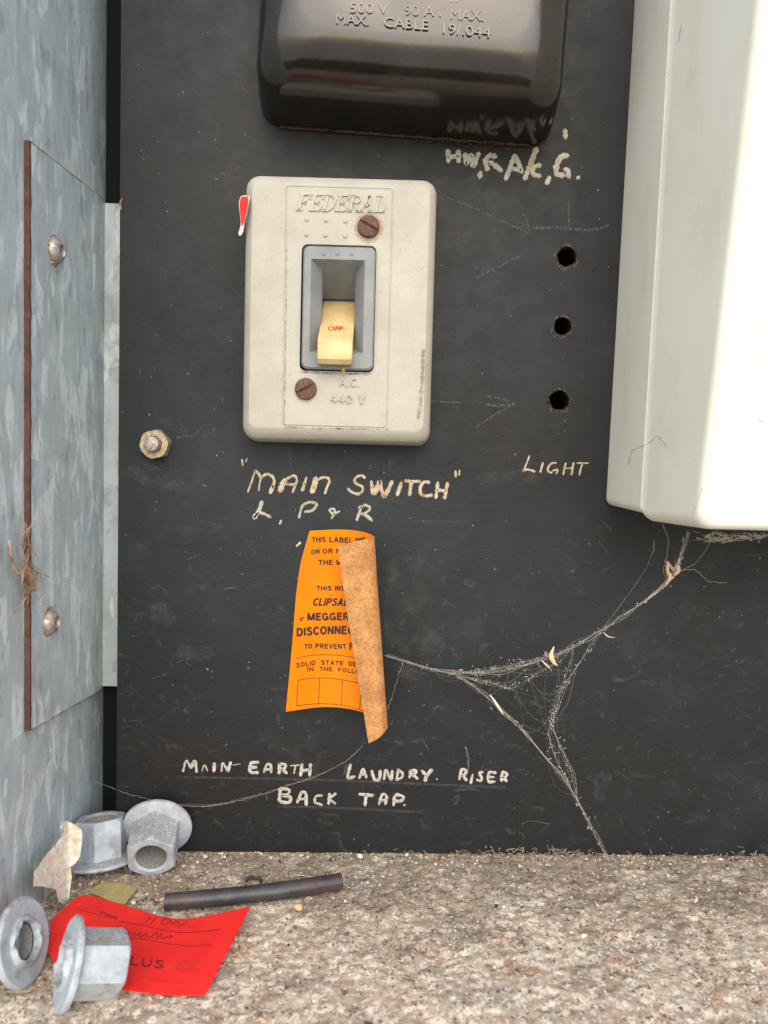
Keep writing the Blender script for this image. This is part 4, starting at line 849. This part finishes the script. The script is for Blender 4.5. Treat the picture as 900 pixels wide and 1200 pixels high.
for q in range(2):
    n = 64; rings = []
    for (r, z, am) in ((RI, z_, a_) for RI, z_, a_ in ((5.75, 1.0, .03), (5.9, -.3, .1), (6.3, -1.5, .22), (7.0, -1.2, .2), (7.6, -.2, .14), (8.0, .25, .1))):
        rings.append([((r+am*4*mnoise.noise(Vector((math.cos(2*math.pi*k/n)*3, math.sin(2*math.pi*k/n)*3, r*.8+q*20))))*math.cos(2*math.pi*k/n), (r+am*4*mnoise.noise(Vector((math.cos(2*math.pi*k/n)*3, math.sin(2*math.pi*k/n)*3, r*.8+q*20))))*math.sin(2*math.pi*k/n),
                       z+am*5*mnoise.noise(Vector((math.cos(2*math.pi*k/n)*2.4, math.sin(2*math.pi*k/n)*2.4, r+q*9)))) for k in range(n)])
    v, f = loft(rings, False, False); o = build('torn_collar', v, f, NUT, None, 50); COL.objects.unlink(o); torn.append(o.data)
v, f = loft([[(5.4*math.cos(2*math.pi*k/48), 5.4*math.sin(2*math.pi*k/48), 5.5) for k in range(48)], [(.2*math.cos(2*math.pi*k/48), .2*math.sin(2*math.pi*k/48), 5.2) for k in range(48)]]); o = build('bore_plug', v, f, BOREB); COL.objects.unlink(o); PLUG = o.data
proto = None
def place_nut(pos, axis, spin, label, extra=(), size=1.0):
    e = bpy.data.objects.new('flange_nut', None); e.empty_display_size = .01; link(e); tag(e, label, 'nut', 'galvanised flange nuts on the ledge')
    e.matrix_world = Matrix.Translation(Vector(pos)*MM) @ Vector(axis).to_track_quat('Z', 'Y').to_matrix().to_4x4() @ Matrix.Rotation(spin, 4, 'Z') @ Matrix.Scale(size, 4)
    for nm, d in (('flange', FLGM), ('hex_body', HEXM), ('bore', BOREM))+tuple(extra): link(bpy.data.objects.new(nm, d), e)
    return e
pA = on_ledge(119, 1011, 1.2)
place_nut(pA, (-.09, .17, 1), R(8), 'upright galvanised flange nut in the back corner beside the cream paint flake, flange down', ())
pB = on_ledge(185, 967, 12.6)
place_nut(pB, (.12, -.93, -.30), R(30), 'galvanised flange nut lying against the black board with its round bore facing the camera')
pC = on_ledge(30, 1103, 12.0)
place_nut(pC, (-.93, .10, -.26), R(12), 'leftmost galvanised flange nut, leaning on the cabinet wall with its torn face turned right', (('torn_collar', torn[0]), ('bore_plug', PLUG)), .93)
pD = on_ledge(77, 1129, 11.8)
place_nut(pD, (.85, .44, -.27), R(2), 'galvanised flange nut lying on the red tag with its hex end pointing right', (('torn_collar', torn[1]),), .93)

# ------------------------------------------------------------------ red tag on the ledge
topC = catmull([(60, 1078, 4), (78, 1062, 3.2), (97, 1049.5, 2.6), (125, 1055, 1.8), (155, 1064, 1.2), (190, 1074.5, .9), (218, 1077, 1.2), (250, 1072, 2.4), (293.5, 1062.5, 5)], 49)
botC = catmull([(56, 1116, 2), (66, 1130, 1.5), (82, 1144, 1.2), (105, 1152, 1), (130, 1158, .8), (160, 1162, .8), (190, 1165, .8), (215, 1166.5, 1), (240.5, 1166, 1.4)], 49)
NT_ = 22; TG = np.array([topC*(1-t)+botC*t for t in np.linspace(0, 1, NT_)]); 
TP = np.array([[on_ledge(*TG[j, i]) for i in range(49)] for j in range(NT_)])
TN = np.cross(np.gradient(TP, axis=1), np.gradient(TP, axis=0)); TN /= np.linalg.norm(TN, axis=2)[..., None]
if TN[5, 20, 2] < 0: TN = -TN
nt_ = NT_*49; F = []
for j in range(NT_-1):
    for i in range(48):
        a = j*49+i; F.append([a, a+1, a+50, a+49]); F.append([nt_+a, nt_+a+49, nt_+a+50, nt_+a+1])
edge = [j*49 for j in range(NT_)]+[(NT_-1)*49+i for i in range(1, 49)]+[j*49+48 for j in range(NT_-2, -1, -1)]+[i for i in range(47, 0, -1)]
for a, b in zip(edge, edge[1:]+edge[:1]): F.append([a, b, nt_+b, nt_+a])
rt = empty('red_tag', on_ledge(180, 1110), 'bright red printed card tag with handwriting, lying among the nuts on the ledge', 'tag')
build('card', np.vstack([(TP+TN*.15).reshape(-1, 3), (TP-TN*.15).reshape(-1, 3)]), F, RED, rt, 60)
TF = TG[..., :2]
def tag_surf(px, py, q):
    d2 = (TF[..., 0]-px)**2+(TF[..., 1]-py)**2; j, i = np.unravel_index(np.argmin(d2), d2.shape); j = min(max(j, 1), NT_-2); i = min(max(i, 1), 47)
    du_, dv_ = np.linalg.solve(np.stack([(TF[j, i+1]-TF[j, i-1])/2, (TF[j+1, i]-TF[j-1, i])/2], 1), np.array([px, py])-TF[j, i])
    sm = lambda A: A[j, i]+(A[j, i+1]-A[j, i-1])/2*du_+(A[j+1, i]-A[j-1, i])/2*dv_
    return sm(TP)+sm(TN)*(.17+q)
K = lambda x, y: (90+x/4.286, 1045+y/4.286)
mb = MB()
for w, P in [(.5, [(0, 85), (60, 105), (110, 118)]), (.6, [(215, 152), (330, 172), (450, 198), (560, 208), (725, 192)]), (.6, [(235, 235), (330, 242), (450, 262), (560, 275), (678, 270)]),
  (.8, [(345, 160), (358, 145), (370, 132)]), (.8, [(372, 165), (385, 148), (402, 135)]), (.8, [(465, 140), (440, 140), (425, 160), (445, 168), (470, 150), (468, 142), (480, 165), (500, 150), (512, 160), (505, 172), (525, 172), (555, 155)]),
  (.8, [(228, 205), (240, 180), (250, 215), (262, 200), (258, 222), (275, 210), (290, 208), (282, 228), (300, 222), (318, 208), (315, 230), (335, 222), (350, 210), (352, 232), (375, 228), (405, 205), (400, 238), (428, 212), (425, 240), (455, 228), (480, 225), (462, 240)]), (.8, [(30, 150), (48, 160)])]:
    ribbon(mb, [K(*p) for p in P], w*1.25, tag_surf, .05, .2)
printed(mb, 'Time', *[K(112, 118)[0], K(205, 146)[0], K(112, 121)[1], K(205, 143)[1]], 5.2, tag_surf, .01, .35, .05)
mb.build('handwriting', INKRED, rt)
mb = MB(); block(mb, 'PLUS', (K(200, 0)[0], K(0, 362)[1]), (K(432, 0)[0], K(0, 392)[1]), 10, tag_surf, .2, .35); mb.build('lettering', INKRED, rt)
mb = MB(); printed(mb, 'ES', K(487, 0)[0], K(612, 0)[0], K(0, 396)[1], K(0, 400)[1], 11, tag_surf, .005, .3, .05); printed(mb, 'PFS-A5261', K(362, 0)[0], K(538, 0)[0], K(0, 456)[1], K(0, 470)[1], 4.6, tag_surf, 0, .3, .06); mb.build('lettering', INKFADE, rt)

# ------------------------------------------------------------------ cable offcut
Pc = [on_ledge(193, 1057, 2.9), on_ledge(240, 1053, 3.0), on_ledge(300, 1047, 3.2), on_ledge(350, 1040.5, 3.3), on_ledge(400, 1032.5, 3.2)]
Pc = catmull(Pc, 40); c0 = Pc[20].copy()
ce = empty('cable_offcut', c0, 'short offcut of black round cable sheath lying on the ledge above the red tag', 'cable')
T0 = (Pc[1]-Pc[0])/np.linalg.norm(Pc[1]-Pc[0]); T1 = (Pc[-1]-Pc[-2])/np.linalg.norm(Pc[-1]-Pc[-2])
PP = np.vstack([Pc[0]+T0*4, Pc[0]+T0*.05, Pc[0], Pc, Pc[-1], Pc[-1]-T1*.05, Pc[-1]-T1*4]); rc = 2.85
rad = np.concatenate([[1.5, 1.7, 2.6], np.full(40, rc), [2.6, 1.7, 1.5]]); rad[3] = rc; rad[42] = rc
T = np.concatenate([[T0]*3, np.gradient(Pc, axis=0), [T1]*3]); rings = []
for i in range(len(PP)):
    t = T[i]/np.linalg.norm(T[i]); a = np.cross(t, (0, 0, 1)); a /= np.linalg.norm(a); b = np.cross(a, t)
    rings.append([PP[i]+rad[i]*(1+.03*mnoise.noise(Vector((i*.2, k*.4, 0))))*(math.cos(2*math.pi*k/28)*a+math.sin(2*math.pi*k/28)*b) for k in range(28)])
v, f = loft(rings); build('sheath', v, f, CABLE, ce, 40)

# ------------------------------------------------------------------ scraps
def sheet_poly(name, pts, pos, thick, mat_, label, cat, sub=3, wob=.5):
    bm = bmesh.new(); vs = [bm.verts.new((x, y, 0)) for x, y in pts]; bm.faces.new(vs); bmesh.ops.triangulate(bm, faces=bm.faces[:], quad_method='BEAUTY', ngon_method='BEAUTY')
    for _ in range(sub): bmesh.ops.subdivide_edges(bm, edges=bm.edges[:], cuts=1, use_grid_fill=True)
    bm.verts.index_update(); V2 = [(v.co.x, v.co.y) for v in bm.verts]; F = [[v.index for v in f.verts] for f in bm.faces]
    E = [(l.vert.index, l.link_loop_next.vert.index) for e in bm.edges if len(e.link_loops) == 1 for l in e.link_loops]; bm.free()
    top = [np.array(pos(x, y, thick+wob*mnoise.noise(Vector((x*.09, y*.09, 2))))) for x, y in V2]; lo = [np.array(pos(x, y, wob*mnoise.noise(Vector((x*.09, y*.09, 2))))) for x, y in V2]; n = len(top)
    F2 = F+[[i+n for i in f[::-1]] for f in F]+[[a, b, b+n, a+n] for a, b in E]
    return tag(build(name, top+lo, F2, mat_, None, 45), label, cat)
Z5 = lambda x, y: (x/3.6, 920+y/3.6)
fl_pts = [Z5(*p) for p in [(252, 182), (258, 162), (280, 150), (318, 166), (345, 190), (347, 230), (338, 300), (318, 330), (298, 345), (303, 390), (296, 440), (290, 492), (270, 507), (246, 488), (236, 440), (222, 400), (214, 350), (207, 318), (192, 345), (178, 362), (192, 382), (172, 426), (140, 428), (144, 362), (170, 330), (196, 290), (225, 262), (256, 222), (268, 196)]]
hb = -on_ledge(73, 1058)[1]
def flake_pos(x, y, q):
    t = (1060-y)/100.0; curl = 3.0*max(0, t-.72)**1.0*4; return at(x, y, hb-9*t+2.5*math.sin(t*2.2)+q+curl+max(0, 80-x)*0.55)
sheet_poly('paint_flake', fl_pts, flake_pos, .5, FLAKE, 'curled cream paint flake standing between the cabinet wall and the upright nut', 'paint flake', 3, 1.6)
ye = [Z5(*p) for p in [(375, 452), (410, 420), (455, 403), (515, 408), (555, 420), (578, 437), (556, 468), (526, 503), (470, 492), (420, 470)]]
sheet_poly('yellow_scrap', ye, lambda x, y, q: on_ledge(x, y, .9+q), .4, YELLOW, 'dull yellow plastic scrap half under the upper edge of the red tag', 'plastic scrap', 3, .5)
def pebble(name, px, py, r, mat_, label, cat, sq=(1, .8, .7), seed=0):
    bm = bmesh.new(); bmesh.ops.create_icosphere(bm, subdivisions=3, radius=1); c = on_ledge(px, py, r*.45); v = []
    for q in bm.verts:
        k = 1+.3*mnoise.noise(q.co*1.4+Vector((seed, 0, 0))); v.append((c[0]+q.co.x*r*k*sq[0], c[1]+q.co.y*r*k*sq[1], c[2]+q.co.z*r*k*sq[2]))
    bm.verts.index_update(); f = [[x.index for x in q.verts] for q in bm.faces]; bm.free(); return tag(build(name, v, f, mat_, None, 60), label, cat)
pebble('pebble', 350, 1063, 1.7, GRIT[3], 'small ochre pebble on the ledge just below the black cable offcut', 'pebble')
v, f = tube(catmull([on_ledge(288, 1032, .8), on_ledge(294, 1027, 1.6), on_ledge(299, 1030, 1.2), on_ledge(305, 1029, 1.0), on_ledge(306, 1033, .6)], 24), [.5+.25*math.sin(i*.9) for i in range(24)], 7)
tag(build('dead_insect', v, f, GRIT[2]), 'small dark curled insect remains on the ledge behind the black cable offcut', 'insect')

# ------------------------------------------------------------------ cobwebs
def strand(mb, P, r=.1, seg=6, jit=.0, mi=0, n=5):
    """P: (px, py, h) points; a thread through them"""
    Q = catmull([at(*p) for p in P], max(len(P)*seg, 4))
    if jit: Q[1:-1] += rng.normal(0, jit, (len(Q)-2, 3))
    v, f = tube(Q, [r*(1+.6*mnoise.noise(Vector(q*.7))) for q in Q], n); mb.add(v, f, mi)
def ledge_h(px, py): return -on_ledge(px, py, .4)[1]
web = empty('cobweb', at(640, 785, 10), 'grey cobweb strung from under the meter box to the label and down to the ledge', 'cobweb')
PM = [(807, 624, 56), (803, 640, 50), (797, 655, 46), (788, 672, 42), (776, 688, 39), (752, 707, 36), (727, 724, 33), (700, 741, 30), (672, 757, 27), (652, 768, 25), (625, 777, 20), (590, 786, 15), (555, 789, 12), (528, 788, 11), (505, 784, 11), (480, 777, 13), (452, 768, 16)]
PL = [(528, 788, 11), (548, 800, 10), (572, 818, 10), (592, 836, 11), (615, 860, 12), (640, 888, 13), (658, 908, 14), (675, 935, 14), (688, 962, 12), (699, 982, 9), (712, 1006, ledge_h(712, 1006))]
PV = [(704, 739, 30), (690, 760, 26), (674, 785, 22), (660, 808, 19), (652, 830, 17), (648, 850, 16), (655, 872, 15), (665, 892, 15), (671, 912, 14), (676, 935, 14)]
PV2 = [(672, 757, 27), (664, 790, 20), (652, 822, 17), (646, 842, 16), (643, 862, 15), (652, 890, 14), (668, 920, 14)]
PU = [(655, 766, 25), (630, 772, 21), (600, 779, 16), (570, 786, 13), (540, 789, 11)]
PU2 = [(656, 772, 24), (640, 783, 20), (620, 795, 17), (600, 806, 14), (575, 800, 12), (545, 793, 11)]
PT2 = [(706, 736, 30), (725, 712, 26), (748, 680, 22), (762, 655, 20), (767, 632, 30)]
PR = [(834, 633, 50), (826, 646, 48), (815, 660, 45), (806, 665, 43), (796, 670, 42)]
mb = MB(); mf = MB()
for P, k, r in ((PM, 7, .10), (PL, 5, .10), (PV, 3, .09), (PV2, 2, .07), (PU, 3, .07), (PU2, 2, .06), (PT2, 1, .08), (PR, 1, .12)):
    for q in range(k):
        sp = 0 if q == 0 else 1.0
        strand(mb if q < 2 else mf, [(x+sp*rng.normal(0, 1.7), y+sp*rng.normal(0, 1.7), max(h+sp*rng.normal(0, 1.0), .6)) for x, y, h in P], r*rng.uniform(.3, .8), 8, .07)
for P in ([(776, 614, 44), (780, 622, 38), (783, 632, 30), (783, 640, 20), (780, 660, 15)], [(780, 655, 20), (778, 672, 30), (784, 680, 40)], [(798, 668, 42), (815, 668, 30), (826, 678, 20), (834, 682, 10), (852, 683, 2)], [(767, 633, 28), (766, 645, 24), (763, 652, 21)], [(472, 778, 13), (466, 795, 8), (460, 815, 4), (454, 832, 1)], [(548, 905, 1), (549, 890, 3), (546, 875, 1)]):
    strand(mb, P, .075, 7, .12)
strand(mb, [(797, 655, 46), (792, 664, 44), (789, 672, 42), (783, 683, 40), (770, 693, 38), (755, 706, 36)], .33, 8, .15)
allp = [np.array(p, float) for P in (PM[8:], PL[:8], PV[2:], PV2, PU, PU2) for p in P]
for k in range(130):                     # fine threads filling the web's panels
    a, b = rng.integers(0, len(allp), 2); A, B_ = allp[a], allp[b]
    if 12 < np.hypot(*(A-B_)[:2]) < 85:
        M_ = (A+B_)/2+np.array([rng.normal(0, 5), abs(rng.normal(0, 6)), rng.normal(0, 2)]); strand(mf, [A, M_, B_], rng.uniform(.018, .036), 7, .12, n=4)
for k in range(330):                     # dust motes and lint stuck to the threads
    P = (PM, PL, PV, PV2, PU, PU2)[rng.integers(0, 6)]; i = rng.integers(0, len(P)-1); t = rng.random(); c = np.array(P[i])*(1-t)+np.array(P[i+1])*t; c = c+rng.normal(0, 2.8, 3)*np.array([1, 1, .5])
    q = at(c[0], c[1], max(c[2], .5)); d = rng.normal(0, 1, 3)*rng.uniform(.15, .7); v, f = tube([q-d/2, q+d/2], [rng.uniform(.07, .2)]*2, 5); mb.add(v, f)
mb.build('thread', SILK, web, 60)['kind'] = 'stuff'; mf.build('fine_thread', SILK2, web, 60)['kind'] = 'stuff'
mb = MB()
strand(mb, [(425, 874, 10), (408, 890, 8), (385, 903, 5), (365, 912, 3), (340, 920, 2), (312, 930, 2), (285, 937, 2), (262, 941, 3), (236, 946, 4)], .085, 7, .1)
strand(mb, [(385, 903, 5), (355, 914, 3), (330, 922, 1), (300, 932, 1), (270, 938, 2)], .06, 7, .15)
strand(mb, [(108, 914, -8), (130, 923, -2), (150, 930, 2), (180, 938, 3), (205, 943, 4), (240, 945, 4), (275, 940, 2)], .085, 7, .12)
strand(mb, [(312, 930, 2), (313, 938, 1)], .08, 5, .03)
tag(mb.build('loose_web_thread', SILK2), 'single dusty web thread sagging across the board from the label tip to the corner nuts', 'cobweb')
def leaflet(name, pts, wid, h, mat_, label):
    P = catmull([at(x, y, h) for x, y in pts], 16); rows = []
    for i, p in enumerate(P):
        t = i/15; w = wid*max(.06, math.sin(math.pi*min(1, t*.86+.08)))*.33; rows.append([p+np.array([w*math.cos(a), .45*w*math.sin(a), .35*w*math.sin(a+.5)]) for a in [2*math.pi*k/10 for k in range(10)]])
    v, f = loft(rows); return tag(build(name, v, f, mat_, None, 60), label, 'debris')
leaflet('dry_leaf', [(649, 758), (646, 767), (648, 775), (653, 780)], 2.6, 26, LEAF, 'pale tan curled leaf scrap caught in the middle of the cobweb')
leaflet('seed_husk', [(574, 814), (580, 822), (585, 830), (590, 837)], 1.5, 13, HUSK, 'pale rod shaped husk hanging in the lower left of the cobweb')
leaflet('grass_bit', [(634, 773), (640, 779), (645, 784)], 1.0, 24, HUSK, 'thin pale grass bit beside the tan leaf scrap in the cobweb')
leaflet('lint_bit', [(707, 741), (713, 746), (721, 747)], .8, 30, HUSK, 'thin pale curved lint hanging from the upper strand of the cobweb')
mb = MB()
for P, r in (([(782, 658), (786, 664), (790, 669), (794, 672)], .5), ([(783, 660), (782, 668), (785, 676), (790, 676)], .6), ([(793, 660), (795, 668), (790, 674)], .7), ([(786, 672), (784, 680), (780, 684)], .45), ([(788, 676), (783, 678)], .9)):
    v, f = tube(catmull([at(x, y, 43+rng.uniform(-1, 1)) for x, y in P], 10), [r*(.6+.5*math.sin(math.pi*i/9)) for i in range(10)], 7); mb.add(v, f)
tag(mb.build('insect_husk', INSECT), 'reddish brown insect husk wrapped in the cobweb just below the meter box', 'insect')
leaflet('bark_crumb', [(143, 232), (141, 238), (142, 246)], 1.4, 1, STRAW, 'brown crumb on the left edge of the board at the top of the bracket flange')
# web and dirt hanging under the meter box
mb = MB()
for k in range(60):
    x = rng.uniform(815, 898); y = rng.uniform(623, 632); h = rng.uniform(20, 60); strand(mb, [(x, y, h), (x+rng.normal(0, 6), y+rng.uniform(0, 6), h), (x+rng.normal(0, 10), y+rng.uniform(-3, 5), h)], rng.uniform(.04, .11), 4, .1, n=4)
tag(mb.build('web_fringe', SILK), 'matted grey web fringe under the bottom edge of the meter box', 'cobweb')

# ------------------------------------------------------------------ loose grit
mb = MB(); ico = bmesh.new(); bmesh.ops.create_icosphere(ico, subdivisions=1, radius=1); ico.verts.index_update()
IV = np.array([v.co[:] for v in ico.verts]); IF = [[v.index for v in f.verts] for f in ico.faces]; ico.free()
for k in range(2600):
    x = rng.uniform(WALL_X+2, 165); y = -abs(rng.normal(0, 5)) if k < 700 else rng.uniform(-105, -1); s = rng.lognormal(-1.25, .45)
    if k >= 2000: x = rng.uniform(WALL_X+1, WALL_X+45); y = rng.uniform(-60, -1)
    D = IV*(1+rng.normal(0, .22, (len(IV), 1)))*np.array([1, rng.uniform(.6, 1), rng.uniform(.4, .8)])*s
    mb.add(D+np.array([x, y, ledge_z(x)+s*.25-.1]), IF, rng.choice(4, p=[.42, .30, .16, .12]))
for k in range(170):                      # chaff in the corner and thinly over the ledge
    c = on_ledge(rng.normal(75, 45), rng.uniform(1003, 1075), .3) if k < 110 else on_ledge(rng.uniform(200, 880), rng.uniform(1003, 1150), .3)
    if c[0] < WALL_X+1: continue
    d = rng.normal(0, 1, 3)*np.array([1.6, 1.2, .25]); v, f = tube(catmull([c-d, c+rng.normal(0, .35, 3), c+d], 5), rng.uniform(.06, .17), 5); mb.add(v, f, rng.choice([0, 1, 3, 2]))
tag(mb.build('loose_grit', GRIT, None, 25), 'fine pale and dark grit scattered over the ledge', 'grit', kind='stuff')
mb = MB()
for k in range(170):                      # fluff and dirt gathered along the foot of the board
    px = rng.uniform(420, 895) if k % 3 else rng.choice([575, 610, 645, 860])+rng.normal(0, 22); c = at(px, 998, rng.uniform(.3, 3)); c[2] = ledge_z(c[0])+abs(rng.normal(0, 2.2 if k % 3 == 0 else 1.0))
    d = rng.normal(0, 1, 3)*np.array([1.0, .4, .5]); v, f = tube(catmull([c-d, c+rng.normal(0, .5, 3), c+d], 5), rng.uniform(.05, .14), 4); mb.add(v, f)
tag(mb.build('dust_fluff', [GRIT[1]]), 'dusty fluff and fibres gathered along the foot of the board', 'dust', kind='stuff')
